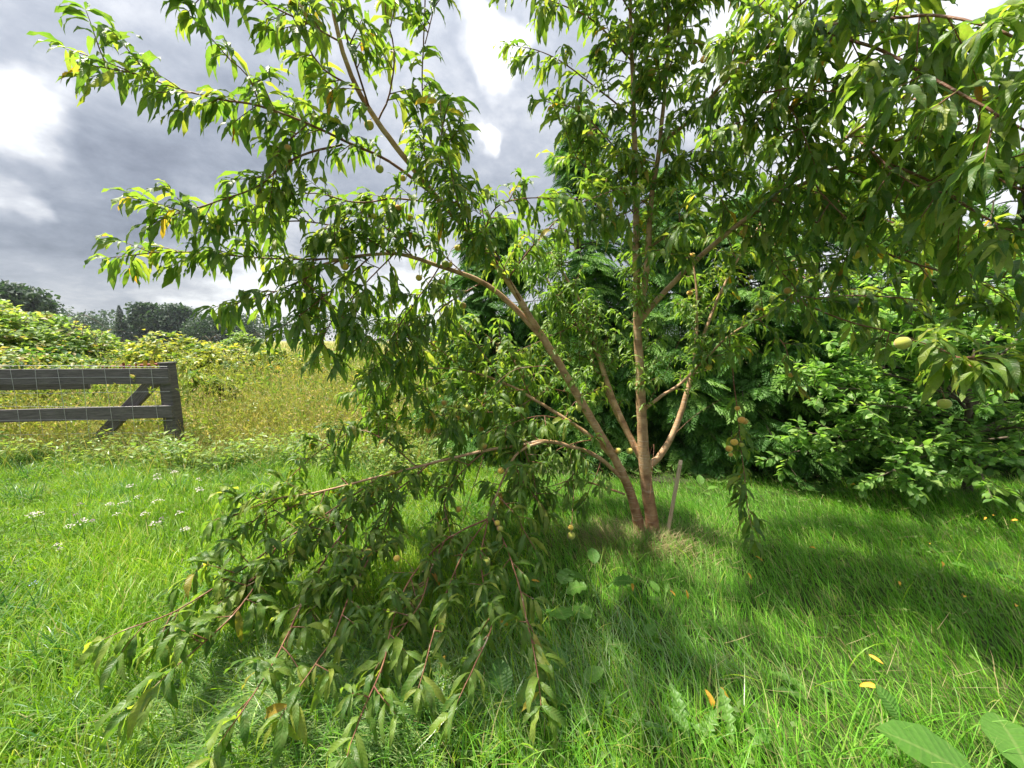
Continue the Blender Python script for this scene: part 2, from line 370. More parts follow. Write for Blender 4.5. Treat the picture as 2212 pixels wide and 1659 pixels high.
# ------------------------------------------------------------------ ground
def gz(x, y):
    x = np.asarray(x, float); y = np.asarray(y, float)
    return 0.018 * np.sin(x * 1.7 + 0.6) * np.sin(y * 1.9 + 1.0) + 0.012 * np.sin(x * 4.1 + y * 2.7) - 0.02
def build_ground():
    xs = np.concatenate([-np.geomspace(600, 9, 26), np.linspace(-8.7, 8.7, 90), np.geomspace(9, 600, 26)])
    ys = np.concatenate([np.linspace(-8, 9, 90), np.geomspace(9.3, 600, 40)])
    X, Y = np.meshgrid(xs, ys)
    Z = gz(X, Y) * np.exp(-np.maximum(np.hypot(X, Y) - 10, 0) * .2)
    V = np.stack([X, Y, Z], -1).reshape(-1, 3); w = len(xs)
    i = np.arange(len(ys) - 1)[:, None] * w; j = np.arange(w - 1)[None]
    Fq = np.stack([i + j, i + j + 1, i + w + j + 1, i + w + j], -1).reshape(-1, 4)
    m = bpy.data.materials.new('field_ground'); m.use_nodes = True; N = NT(m.node_tree)
    geo = N.n('ShaderNodeNewGeometry'); sp = N.n('ShaderNodeSeparateXYZ', ins={0: geo.outputs['Position']})
    n1 = N.noise(geo.outputs['Position'], 5, 6, 0.6); n2 = N.noise(geo.outputs['Position'], 0.05, 5, 0.6)
    near = N.ramp(n1.outputs[0], [(0.35, (0.022, 0.035, 0.010)), (0.65, (0.055, 0.085, 0.022))])
    far = N.ramp(n2.outputs[0], [(0.35, (0.20, 0.24, 0.07)), (0.6, (0.32, 0.28, 0.12))])
    col = N.mix(N.smooth(sp.outputs[1], 8, 22), near, far)
    p = N.n('ShaderNodeBsdfPrincipled', ins={'Base Color': col, 'Roughness': 0.95, 'Specular IOR Level': 0.1})
    b = N.n('ShaderNodeBump', ins={'Strength': 0.6, 'Distance': 0.02, 'Height': n1.outputs[0]}); N.put(p.inputs['Normal'], b.outputs[0])
    N.n('ShaderNodeOutputMaterial', ins={0: p.outputs[0]})
    o = link('ground', mesh_np('ground', V, Fq), m)
    tag(o, 'open field ground running from the lawn to the far trees', 'ground', kind='structure')
build_ground()

# ------------------------------------------------------------------ grass
def blades(x, y, h, w, az, th0, bend, seg=3, z=None, rnd=None, tipw=0.0, turn=None):
    n = len(x); x = np.asarray(x); y = np.asarray(y)
    z = gz(x, y) if z is None else z
    s = np.linspace(0, 1, seg + 1)
    th = th0[:, None] + bend[:, None] * s[None, :] ** 1.3
    dm = (th[:, 1:] + th[:, :-1]) / 2
    hor = np.concatenate([np.zeros((n, 1)), np.cumsum(np.sin(dm), 1)], 1) * (h / seg)[:, None]
    ver = np.concatenate([np.zeros((n, 1)), np.cumsum(np.cos(dm), 1)], 1) * (h / seg)[:, None]
    ca, sa = np.cos(az), np.sin(az)
    cx = x[:, None] + hor * ca[:, None]; cy = y[:, None] + hor * sa[:, None]; cz = z[:, None] + ver
    cz = np.maximum(cz, (z + 0.006)[:, None] + 0.012 * s[None, :])
    tw = (rng.uniform(-1.1, 1.1, n) if turn is None else turn)
    wx, wy = -np.sin(az + tw), np.cos(az + tw)
    prof = np.interp(s, [0, 0.35, 1], [0.7, 1.0, tipw])
    hw = w[:, None] * prof[None, :] / 2
    rnd = rng.random(n) if rnd is None else rnd
    VL = np.stack([cx[:, :-1] - wx[:, None] * hw[:, :-1], cy[:, :-1] - wy[:, None] * hw[:, :-1], cz[:, :-1]], -1)
    VR = np.stack([cx[:, :-1] + wx[:, None] * hw[:, :-1], cy[:, :-1] + wy[:, None] * hw[:, :-1], cz[:, :-1]], -1)
    T = np.stack([cx[:, -1], cy[:, -1], cz[:, -1]], -1)[:, None]
    V = np.concatenate([VL, VR, T], 1); m = 2 * seg + 1
    Fs = []
    for i in range(seg - 1): Fs += [(i, seg + i, seg + i + 1), (i, seg + i + 1, i + 1)]
    Fs.append((seg - 1, 2 * seg - 1, 2 * seg))
    FF = np.array(Fs)[None] + (np.arange(n) * m)[:, None, None]
    L = np.zeros((n, m, 3)); L[:, :, 1] = np.concatenate([s[:-1], s[:-1], s[-1:]])[None]; L[:, :, 2] = rnd[:, None]
    return V.reshape(-1, 3), FF.reshape(-1, 3), L.reshape(-1, 3)
def sample_ground(n, y0, y1, kx=1.5, mx=0.6, pw=1.0):
    """points of the lawn inside the view wedge, even per area"""
    u = rng.random(n); y = np.sqrt(y0 ** 2 + u ** pw * (y1 ** 2 - y0 ** 2))
    x = rng.uniform(-1, 1, n) * (kx * y + mx)
    return x, y
def field(x, y, s, o=0.0):
    return (np.sin(x * s + 1.3 + o) * np.cos(y * s * 1.17 + .4 + o) + np.sin((x + y) * s * .61 + 2 + o) + 0.6 * np.sin((x * 1.9 - y * 1.4) * s + o)) / 2.6
def left_w(x, y):
    """1 on the lush unmown side, 0 on the finer lawn to the right"""
    return 1 / (1 + np.exp((x + 0.25 + 0.12 * (y - 2) + 0.25 * field(x, y, 2.0)) * 4))
def edge_y(x): return 4.72 + 0.15 * np.sin(x * 2.1) + 0.1 * np.sin(x * 5.3)
def grass():
    acc = Acc(); acc2 = Acc()
    x, y = sample_ground(190000, 0.75, 5.2)
    lw = left_w(x, y); isl = rng.random(len(x)) < lw
    clump = 0.5 + 0.5 * field(x, y, 5.5)
    ok = (y < edge_y(x) + .3) & ~((np.hypot(x - 1.10, y - 2.95) < 0.10)) & ~((y > 4.15 + .1 * np.sin(x * 3)) & (x > 0.0) & (rng.random(len(x)) < .75))
    # fine lawn
    i = ok & ~isl; n = i.sum(); xi, yi = x[i], y[i]
    comb = 2.45 + 0.8 * field(xi, yi, 1.6) ; az = comb + rng.normal(0, 0.75, n)
    h = rng.uniform(0.07, 0.17, n) * (0.75 + 0.5 * clump[i]); h *= np.where(yi > 3.6, 0.75, 1.0)
    acc.add(*blades(xi, yi, h, rng.uniform(0.0022, 0.0055, n), az, np.abs(rng.normal(0.35, 0.25, n)), rng.uniform(0.3, 1.25, n), 3))
    # lush side
    i = ok & isl; n = i.sum(); xi, yi = x[i], y[i]
    az = rng.uniform(0, 2 * math.pi, n); az = np.where(rng.random(n) < 0.5, 2.6 + 1.2 * field(xi, yi, 1.9, 2) + rng.normal(0, .6, n), az)
    h = rng.uniform(0.07, 0.24, n) * (0.5 + 1.0 * clump[i])
    acc2.add(*blades(xi, yi, h, rng.uniform(0.003, 0.0085, n), az, np.abs(rng.normal(0.2, 0.22, n)), rng.uniform(0.3, 1.6, n), 3))
    # long arching blades near the camera
    n = 2600; xi, yi = sample_ground(n, 0.95, 2.5)
    k = rng.random(n) < left_w(xi, yi) + .06; xi, yi = xi[k], yi[k]; n = len(xi)
    acc2.add(*blades(xi, yi, rng.uniform(0.18, 0.36, n), rng.uniform(0.003, 0.008, n), rng.uniform(0, 6.28, n), rng.uniform(0.05, 0.5, n), rng.uniform(0.8, 2.2, n), 6))
    n = 1500; xi = rng.uniform(-1.2, 1.9, n); yi = rng.uniform(0.98, 1.45, n)
    acc.add(*blades(xi, yi, rng.uniform(0.12, 0.30, n), rng.uniform(0.003, 0.006, n), rng.uniform(0, 6.28, n), rng.uniform(0.05, 0.4, n), rng.uniform(0.4, 1.8, n), 6))
    o = link('lawn_grass', acc.mesh('lawn_grass'), M['lawn']); tag(o, 'fine green lawn grass combed over on the right below the tree', 'grass', kind='stuff')
    o = link('lush_grass', acc2.mesh('lush_grass'), M['lush']); tag(o, 'bright lush unmown grass on the left of the tree', 'grass', kind='stuff')
    # lodged pale grass in the middle foreground
    acc = Acc(); n = 8000
    cx, cy = G(640, 1540)[:2]
    xi = rng.normal(cx, 0.30, n); yi = rng.normal(cy, 0.13, n)
    az = np.where(rng.random(n) < .5, 0.15, math.pi + 0.15) + rng.normal(0, 0.55, n) + 0.8 * field(xi, yi, 3)
    acc.add(*blades(xi, yi, rng.uniform(0.12, 0.30, n), rng.uniform(0.002, 0.005, n), az, rng.uniform(1.0, 1.45, n), rng.uniform(0.1, 0.5, n), 4, z=gz(xi, yi) + rng.uniform(0.02, 0.08, n)))
    n = 1200; cx, cy = G(1180, 1480)[:2]
    xi = rng.normal(cx, 0.45, n); yi = rng.normal(cy, 0.2, n)
    az = 2.3 + rng.normal(0, 0.6, n)
    acc.add(*blades(xi, yi, rng.uniform(0.12, 0.3, n), rng.uniform(0.003, 0.006, n), az, rng.uniform(0.6, 1.2, n), rng.uniform(0.1, 0.6, n), 4, z=gz(xi, yi) + rng.uniform(0.01, 0.06, n)))
    o = link('lodged_grass', acc.mesh('lodged_grass'), M['lodged']); tag(o, 'pale long grass lying flat under the hanging branch', 'grass', kind='stuff')
    # dry grass around the trunk
    acc = Acc(); n = 3600
    a = rng.uniform(0, 6.28, n); r = np.abs(rng.normal(0, 0.20, n)) + 0.05
    xi = 1.03 + r * np.cos(a) * 1.7 - 0.12; yi = 2.80 + r * np.sin(a) * .75
    acc.add(*blades(xi, yi, rng.uniform(0.08, 0.22, n), rng.uniform(0.002, 0.004, n), a + rng.normal(0, .8, n), rng.uniform(0.2, 0.9, n), rng.uniform(0.7, 1.6, n), 4))
    o = link('dry_grass', acc.mesh('dry_grass'), M['straw']); tag(o, 'dry straw coloured grass around the foot of the peach trunk', 'grass', kind='stuff')
    # long tussock grass at the foot of the fence
    acc = Acc(); n = 19000
    xi = rng.uniform(-8.5, -1.0, n); yi = edge_y(xi) - 0.05 + rng.normal(0, 0.24, n)
    acc.add(*blades(xi, yi, rng.uniform(0.12, 0.42, n) * (.45 + .8 * np.abs(field(xi, yi, 4))), rng.uniform(0.004, 0.009, n), rng.uniform(0, 6.28, n), rng.uniform(0.05, 0.5, n), rng.uniform(0.5, 1.9, n), 4))
    o = link('tussock_grass', acc.mesh('tussock_grass'), M['tussock']); tag(o, 'longer tussock grass along the foot of the wooden fence', 'grass', kind='stuff')
    # clumps of coarser, darker grass standing through the lush side
    acc = Acc(); m = 150
    cx, cy = sample_ground(m, 1.2, 4.7); kk = left_w(cx, cy) > .5; cx, cy = cx[kk], cy[kk]; m = len(cx)
    q = 70; xi = (cx[:, None] + rng.normal(0, .05, (m, q))).ravel(); yi = (cy[:, None] + rng.normal(0, .05, (m, q))).ravel(); n = m * q
    acc.add(*blades(xi, yi, rng.uniform(0.12, 0.34, n), rng.uniform(0.004, 0.010, n), rng.uniform(0, 6.28, n), rng.uniform(0.05, 0.5, n), rng.uniform(0.5, 1.9, n), 4))
    o = link('clump_grass', acc.mesh('clump_grass'), M['tussock']); tag(o, 'coarse darker grass clumps in the bright left grass', 'grass', kind='stuff')
    # dead thatch lying through the lawn
    acc = Acc(); n = 5200; xi, yi = sample_ground(n, 0.95, 4.6)
    acc.add(*blades(xi, yi, rng.uniform(0.06, 0.24, n), rng.uniform(0.0010, 0.0024, n), rng.uniform(0, 6.28, n), rng.uniform(0.9, 1.5, n), rng.uniform(-.1, .5, n), 3, z=gz(xi, yi) + rng.uniform(0.03, 0.12, n)))
    o = link('dead_grass', acc.mesh('dead_grass'), M['straw']); tag(o, 'dead straw coloured stems lying through the lawn', 'grass', kind='stuff')
grass()

def small_leaf(p, f, n, l, w, rnd):
    """folded rhombus leaves, vectorised: 4 verts, 2 tris each"""
    f = nrm(f); n = nrm(n - f * (f * n).sum(1, keepdims=True)); s = np.cross(f, n)
    l = l[:, None]; w = w[:, None]
    V = np.stack([p, p + f * l * .45 + s * w * .5 + n * w * .12, p + f * l - n * l * .12, p + f * l * .45 - s * w * .5 + n * w * .12], 1)
    k = len(p); FF = np.array([(0, 1, 2), (0, 2, 3)])[None] + (np.arange(k) * 4)[:, None, None]
    L = np.zeros((k, 4, 3)); L[:, :, 2] = rnd[:, None]; L[:, 2, 1] = 1
    return V.reshape(-1, 3), FF.reshape(-1, 3), L.reshape(-1, 3)
def ground_cover():
    n = 26000; x, y = sample_ground(n, 1.0, 4.9)
    k = (rng.random(n) < left_w(x, y) * (0.25 + 0.9 * (field(x, y, 2.7, 1) > 0.1)) + 0.05 + 0.3 * (field(x, y, 3.3, 2) > .45)); x, y = x[k], y[k]; n = len(x)
    z = gz(x, y) + rng.uniform(0.04, 0.15, n)
    a = rng.uniform(0, 6.28, n); f = np.stack([np.cos(a), np.sin(a), rng.normal(0.1, .3, n)], 1)
    nn = np.stack([rng.normal(0, .35, n), rng.normal(0, .35, n), np.ones(n)], 1)
    l = rng.uniform(0.015, 0.036, n)
    acc = Acc(); acc.add(*small_leaf(np.stack([x, y, z], 1), f, nn, l, l * .75, rng.random(n)))
    o = link('clover_cover', acc.mesh('clover_cover', False), M['weed_leaf']); tag(o, 'low clover and weed leaves mixed through the bright left grass', 'ground cover', kind='stuff')
ground_cover()

# ------------------------------------------------------------------ meadow
def meadow():
    acc = Acc(); seeds = []
    n = 62000
    u = rng.random(n); y = 5.0 * (16 / 5.0) ** u
    x = -1.55 * y - .5 + rng.random(n) * (1.55 * y + .5 + 0.25 * y - 1.3)
    k = (y > edge_y(x) - .05) & (x < -0.9 + .12 * (y - 5)) ; x, y = x[k], y[k]; n = len(x)
    patch = 0.5 + 0.5 * field(x, y, 0.9, 3)
    h = rng.uniform(0.5, 1.3, n) * (0.66 + 0.5 * patch) * np.interp(y, [4.9, 5.8, 8], [0.45, 0.85, 1.1])
    rn = np.clip(rng.random(n) * .7 + .6 * patch - .08, 0, .999)
    az = rng.uniform(0, 6.28, n)
    V, Fx, L = blades(x, y, h, rng.uniform(0.004, 0.008, n) * np.interp(y, [5, 16], [1, 2.0]), az, np.abs(rng.normal(0.12, .15, n)), rng.uniform(0.1, 1.1, n), 4, rnd=rn); acc.add(V, Fx, L)
    # seed heads at the tips of some
    tips = V.reshape(n, 9, 3)[:, 8]; pr = V.reshape(n, 9, 3)[:, 3]
    s = rng.random(n) < 0.45; tp = tips[s]; m = len(tp)
    for q in range(3):
        f = nrm(tp - pr[s]) + rng.normal(0, .5, (m, 3))
        l = rng.uniform(0.03, 0.07, m)
        acc.add(*small_leaf(tp - nrm(tp - pr[s]) * (0.03 * q), f, rng.normal(0, 1, (m, 3)), l, l * .4, np.clip(rng.random(m) * .6 + .4, 0, .99)))
    # taller single stalks with drooping seed heads standing clear of the rest
    n = 900; y = rng.uniform(5.1, 9.5, n); x = -1.45 * y + rng.random(n) * (1.45 * y - 1.0)
    V, Fx, L = blades(x, y, rng.uniform(.95, 1.35, n), rng.uniform(.006, .010, n), rng.uniform(0, 6.28, n), np.abs(rng.normal(.1, .12, n)), rng.uniform(.2, .9, n), 4, rnd=np.clip(.6 + .39 * rng.random(n), 0, .99), tipw=.3); acc.add(V, Fx, L)
    tp = V.reshape(n, 9, 3)[:, 8]; pr = V.reshape(n, 9, 3)[:, 3]
    for q in range(6):
        l = rng.uniform(.05, .10, n); acc.add(*small_leaf(tp - nrm(tp - pr) * (.028 * q), nrm(tp - pr) + rng.normal(0, .4, (n, 3)), rng.normal(0, 1, (n, 3)), l, l * .35, np.clip(.55 + .44 * rng.random(n), 0, .99)))
    # far part: coarser
    n = 26000; u = rng.random(n); y = 15 * (160 / 15) ** u
    x = -1.5 * y + rng.random(n) * (1.5 * y + 0.35 * y)
    acc.add(*blades(x, y, rng.uniform(0.6, 1.2, n), rng.uniform(0.006, 0.01, n) * y / 9, rng.uniform(0, 6.28, n), np.abs(rng.normal(0.1, .15, n)), rng.uniform(0.1, 0.9, n), 2, z=np.zeros(n), rnd=np.clip(rng.random(n) * .7 + .3, 0, .99)))
    o = link('meadow_grass', acc.mesh('meadow_grass', False), M['meadow']); tag(o, 'tall golden meadow grass gone to seed behind the fence', 'grass', kind='stuff')
    # leafy weeds standing in it
    acc = Acc(); n = 1800
    cy = 5.1 * (14 / 5.1) ** rng.random(n); cx = -1.5 * cy + rng.random(n) * (1.5 * cy - 0.9)
    top = rng.uniform(0.35, 1.1, n) * np.interp(cy, [5, 6.5], [0.5, 1]) * (0.75 + .35 * field(cx, cy, 1.1, 1))
    q = 26
    t = rng.random((n, q)) ** 0.7
    pz = t * top[:, None]; sp = 0.05 + 0.10 * t
    p = np.stack([cx[:, None] + rng.normal(0, 1, (n, q)) * sp, cy[:, None] + rng.normal(0, 1, (n, q)) * sp, pz], -1).reshape(-1, 3)
    m = len(p); a = rng.uniform(0, 6.28, m); f = np.stack([np.cos(a), np.sin(a), rng.normal(0.1, .5, m)], 1)
    nn = np.stack([rng.normal(0, .5, m), rng.normal(0, .5, m), np.ones(m)], 1); l = rng.uniform(0.035, 0.11, m)
    acc.add(*small_leaf(p, f, nn, l, l * rng.uniform(.3, .6, m), np.repeat(np.clip(rng.random(n), 0, 1), q) * .5 + rng.random(m) * .45))
    o = link('meadow_weeds', acc.mesh('meadow_weeds', False), M['gold_bramble_leaf']); tag(o, 'leafy green and yellow weeds standing in the meadow', 'weeds', kind='stuff')
    # rough edge where the meadow meets the lawn: short weeds and leaning dry stalks
    acc = Acc(); n = 420; cx = rng.uniform(-8.2, -0.7, n); cy = edge_y(cx) - .12 + rng.normal(0, .17, n); q = 24
    top = rng.uniform(.10, .42, n); t = rng.random((n, q)) ** .8
    p = np.stack([cx[:, None] + rng.normal(0, .07, (n, q)), cy[:, None] + rng.normal(0, .07, (n, q)), t * top[:, None] + .02], -1).reshape(-1, 3); m = len(p)
    a = rng.uniform(0, 6.28, m); f = np.stack([np.cos(a), np.sin(a), rng.normal(.1, .4, m)], 1); l = rng.uniform(.03, .085, m)
    acc.add(*small_leaf(p, f, np.stack([rng.normal(0, .4, m), rng.normal(0, .4, m), np.ones(m)], 1), l, l * rng.uniform(.3, .7, m), np.repeat(rng.random(n), q) * .35 + rng.random(m) * .2))
    o = link('edge_weeds', acc.mesh('edge_weeds', False), M['bramble_leaf']); tag(o, 'short dark weeds along the line where meadow meets lawn', 'weeds', kind='stuff')
    acc = Acc(); n = 5200; x = rng.uniform(-8.2, -0.7, n); y = edge_y(x) - .02 + rng.normal(0, .22, n)
    acc.add(*blades(x, y, rng.uniform(.2, .62, n), rng.uniform(.003, .006, n), rng.uniform(0, 6.28, n), np.abs(rng.normal(.25, .25, n)), rng.uniform(.2, 1.4, n), 4, rnd=np.clip(rng.random(n) * .6 + .4, 0, .99)))
    o = link('edge_stalks', acc.mesh('edge_stalks', False), M['meadow']); tag(o, 'dry stalks leaning out over the lawn edge by the fence', 'grass', kind='stuff')
meadow()

# ------------------------------------------------------------------ bramble thickets
def bramble(name, label, mounds, n, mat, ls=(0.07, 0.14), canes=14, group='bramble bushes behind the fence'):
    c0 = np.array(mounds[0][:2] + (0,)); t = empty(name, (c0[0], c0[1], 0), label, 'bush', group)
    acc = Acc(); vol = np.array([m[3] * m[5] for m in mounds]); vol = vol / vol.sum(); tips = []
    for (x, y, zc, rx, ry, rz), w in zip(mounds, vol):
        k = int(n * w); clumps = max(10, k // 22)
        d = nrm(rng.normal(0, 1, (clumps, 3))); d[:, 2] = np.abs(d[:, 2]) * 1.0 - 0.25 * rng.random(clumps)
        d[:, 1] = np.where(rng.random(clumps) < .6, -np.abs(d[:, 1]), d[:, 1])
        r = (0.72 + 0.30 * rng.random(clumps)) * (1 + 0.22 * np.sin(d[:, 0] * 5 + x) * np.cos(d[:, 2] * 6 + y))
        cc = np.array([x, y, zc]) + d * r[:, None] * np.array([rx, ry, rz])
        cid = rng.integers(0, clumps, k)
        p = cc[cid] + rng.normal(0, .5, (k, 3)) * np.array([.15, .15, .07]) * (rx ** .5)
        p[:, 2] = np.maximum(p[:, 2], 0.05)
        a = rng.uniform(0, 6.28, k); f = np.stack([np.cos(a), np.sin(a), rng.normal(0.0, .35, k)], 1) + d[cid] * .4
        nn = np.stack([rng.normal(0, .45, k), rng.normal(-.15, .45, k), np.ones(k)], 1) + d[cid] * .5
        l = rng.uniform(*ls, k)
        acc.add(*small_leaf(p - c0, f, nn, l, l * .68, np.clip(rng.random(clumps)[cid] * .6 + rng.random(k) * .4, 0, .99)))
        tips.append(cc)
    o = link('foliage', acc.mesh('foliage', False), mat, t); o['kind'] = 'stuff'
    for j in range(canes):
        x, y, zc, rx, ry, rz = mounds[j % len(mounds)]; a = rng.uniform(0, 6.28)
        p0 = np.array([x + rng.normal(0, .3 * rx), y + rng.normal(0, .3 * ry), 0.0]); p3 = np.array([x + math.cos(a) * rx * 1.05, y + math.sin(a) * ry * 1.05, zc + rz * rng.uniform(0.1, .9)])
        pk = np.array([(p0[0] + p3[0]) / 2, (p0[1] + p3[1]) / 2, zc + rz * rng.uniform(.8, 1.12)])
        pts, rr = catmull([p0 - c0, pk * [1, 1, .75] - c0, pk - c0 + (p3 - pk) * .35, p3 - c0], [.011, .008, .006, .003], .25)
        V, Fq = tube(pts, rr, 4); link('stem', mesh_np('stem', V, Fq), M['grey_bark'], t)
    return t
def mnd(px, py_top, Y, rx, ry, zb=0.0):
    q = P(px, py_top, Y); h = q[2]; return (float(q[0]), Y, float(h) * .45 + zb, rx, ry, float(h) * .55)
bramble('bramble_bush', 'tall pale green bramble thicket rising at the left edge behind the fence', [mnd(15, 655, 8.0, 1.5, 1.3), mnd(130, 675, 8.6, 1.2, 1.2), mnd(-120, 640, 8.5, 1.8, 1.5)], 15000, M['bramble_leaf'], canes=24)
bramble('bramble_bush', 'lower bramble slope just right of the tall thicket above the fence rail', [mnd(215, 728, 9.2, 1.0, 1.0), mnd(90, 740, 7.0, 1.0, .7), mnd(160, 770, 6.8, 0.8, .6)], 7000, M['bramble_leaf'], canes=10)
bramble('bramble_bush', 'yellow green bramble bush right behind the fence post top', [mnd(375, 716, 9.0, 1.0, .9), mnd(455, 738, 8.2, .8, .7), mnd(330, 752, 8.5, .7, .6)], 6500, M['gold_bramble_leaf'], canes=12)
bramble('bramble_bush', 'grey green bushy weed standing up in the middle of the meadow', [mnd(520, 708, 12.0, .85, .7)], 2600, M['bramble_leaf'], canes=6)
bramble('bramble_bush', 'wide yellow green bramble bank under the far tree clump', [mnd(290, 742, 10.5, 1.2, .9), mnd(420, 735, 11, 1.2, .9), mnd(235, 738, 12, 1.4, .9)], 6500, M['gold_bramble_leaf'], canes=10)
bramble('bramble_bush', 'yellow green leafy bush in the meadow beside the fence post', [mnd(435, 800, 6.8, .5, .45), mnd(520, 815, 7.2, .5, .45)], 3200, M['gold_bramble_leaf'], canes=8)
bramble('bramble_bush', 'yellow bramble bank in the meadow left of the peach leaves', [mnd(590, 745, 9.5, 1.0, .9), mnd(680, 752, 10, 1.2, .9)], 5500, M['gold_bramble_leaf'], canes=8)
bramble('bramble_bush', 'dark low bramble leaves showing through the fence wires at left', [mnd(20, 850, 6.1, .9, .5), mnd(130, 865, 6.2, .7, .45)], 4200, M['bramble_leaf'], ls=(.05, .10), canes=6)

# ------------------------------------------------------------------ distant trees
def far_tree(name, label, px, py_top, Y, wpx, conifer=False, lobes=11, n=2600, base=None, mat='tree_leaf'):
    top = P(px, py_top, Y); h = float(top[2]); x = float(top[0]); w = wpx / 833 * Y * 1.3; h *= 1.06
    t = empty(name, (x, Y, 0), label, 'tree', 'trees along the far edge of the field')
    pts, rr = catmull([(0, 0, -.2), (0.01 * h, 0, h * .35), (0, 0, h * .85)], [h * .022, h * .016, h * .005], h * .1)
    V, Fq = tube(pts, rr, 6); link('trunk', mesh_np('trunk', V, Fq), M['grey_bark'], t)
    acc = Acc()
    if conifer:
        k = n; z = h * (0.06 + 0.94 * rng.random(k) ** 1.15); tier = np.floor(z / h * 15 + rng.random(k) * .5) / 15
        rad = (1 - z / h) ** 1.05 * w * .56 * (0.75 + .35 * np.sin(tier * 91)); a = rng.uniform(0, 6.28, k); q = rng.random(k) ** .5
        p = np.stack([np.cos(a) * rad * q, np.sin(a) * rad * q, z - q * rad * .18], 1)
        f = np.stack([np.cos(a), np.sin(a), -0.3 + rng.normal(0, .2, k)], 1); l = rng.uniform(.035, .08, k) * h * (1.15 - .75 * z / h)
        acc.add(*small_leaf(p, f, np.stack([rng.normal(0, .4, k), rng.normal(0, .4, k), np.ones(k)], 1), l, l * .5, rng.random(k)))
    else:
        for i in range(lobes):
            zc = h * rng.uniform(.12, .86); a = rng.uniform(0, 6.28); q = w * .38 * math.sin(math.pi * min(.95, .15 + .8 * (zc / h) ** .8)) * rng.uniform(.3, 1.1)
            c = np.array([math.cos(a) * q, math.sin(a) * q, zc]); r = w * rng.uniform(.17, .30)
            if i == 0: c = np.array([0, 0, h - r * .75])
            k = n // lobes; d = nrm(rng.normal(0, 1, (k, 3))); p = c + d * r * (0.55 + .5 * rng.random(k))[:, None] * np.array([1, 1, .75])
            p[:, 2] = np.clip(p[:, 2], .4, h)
            l = rng.uniform(.045, .10, k) * h
            acc.add(*small_leaf(p, nrm(rng.normal(0, 1, (k, 3))), d + rng.normal(0, .5, (k, 3)) + [0, 0, .6], l, l * .75, rng.random(k)))
        # a few limbs
        for i in range(5):
            a = rng.uniform(0, 6.28); z0 = h * rng.uniform(.2, .45)
            p2, r2 = catmull([(0, 0, z0), (math.cos(a) * w * .18, math.sin(a) * w * .18, z0 + h * .15), (math.cos(a) * w * .3, math.sin(a) * w * .3, z0 + h * .3)], [h * .008, h * .005, h * .002], h * .08)
            V, Fq = tube(p2, r2, 4); 
            link('limb', mesh_np('limb', V, Fq), M['grey_bark'], t)
    o = link('crown', acc.mesh('crown', False), M[mat], t); o['kind'] = 'stuff'
far_tree('spruce_tree', 'dark pointed spruce at the left end of the far tree clump', 257, 664, 120, 62, True, n=3200)
far_tree('broadleaf_tree', 'tall rounded dark tree beside the far spruce', 312, 659, 122, 66, lobes=20, n=4600)
far_tree('broadleaf_tree', 'thin topped tree in the middle of the far clump', 384, 664, 126, 70, lobes=18, n=3800)
far_tree('broadleaf_tree', 'broad low dark tree at the right end of the far clump', 446, 680, 120, 78, lobes=20, n=4200)
far_tree('broadleaf_tree', 'pale loose tree standing apart right of the far clump', 527, 682, 130, 66, lobes=14, n=2200)
far_tree('broadleaf_tree', 'low round tree between the bramble hill and the far spruce', 200, 690, 140, 80, lobes=10, n=2400)
far_tree('broadleaf_tree', 'tall dark tree rising behind the bramble at the left edge', 15, 618, 75, 120, lobes=14, n=3800)
far_tree('broadleaf_tree', 'sloping dark tree crown right of the left edge tree', 85, 650, 80, 90, lobes=12, n=3000)
far_tree('broadleaf_tree', 'small far tree glimpsed between the peach branches', 830, 700, 140, 60, lobes=9, n=1600)
def far_wood():
    acc = Acc(); n = 17000
    x = rng.uniform(-420, 200, n); hh = 13 + 4 * np.sin(x * .045) + 2.5 * np.sin(x * .17 + 1) + np.where(x < -230, (-230 - x) * .09, 0)
    z = hh * rng.random(n) ** .6; y = 215 + rng.normal(0, 5, n)
    p = np.stack([x, y, z + .3], 1); l = rng.uniform(.9, 2.2, n)
    acc.add(*small_leaf(p, nrm(rng.normal(0, 1, (n, 3))), rng.normal(0, .6, (n, 3)) + [0, -.4, .7], l, l * .8, rng.random(n)))
    o = link('far_wood', acc.mesh('far_wood', False), M['tree_leaf']); tag(o, 'low dark band of woodland along the far horizon', 'wood', kind='stuff')
far_wood()

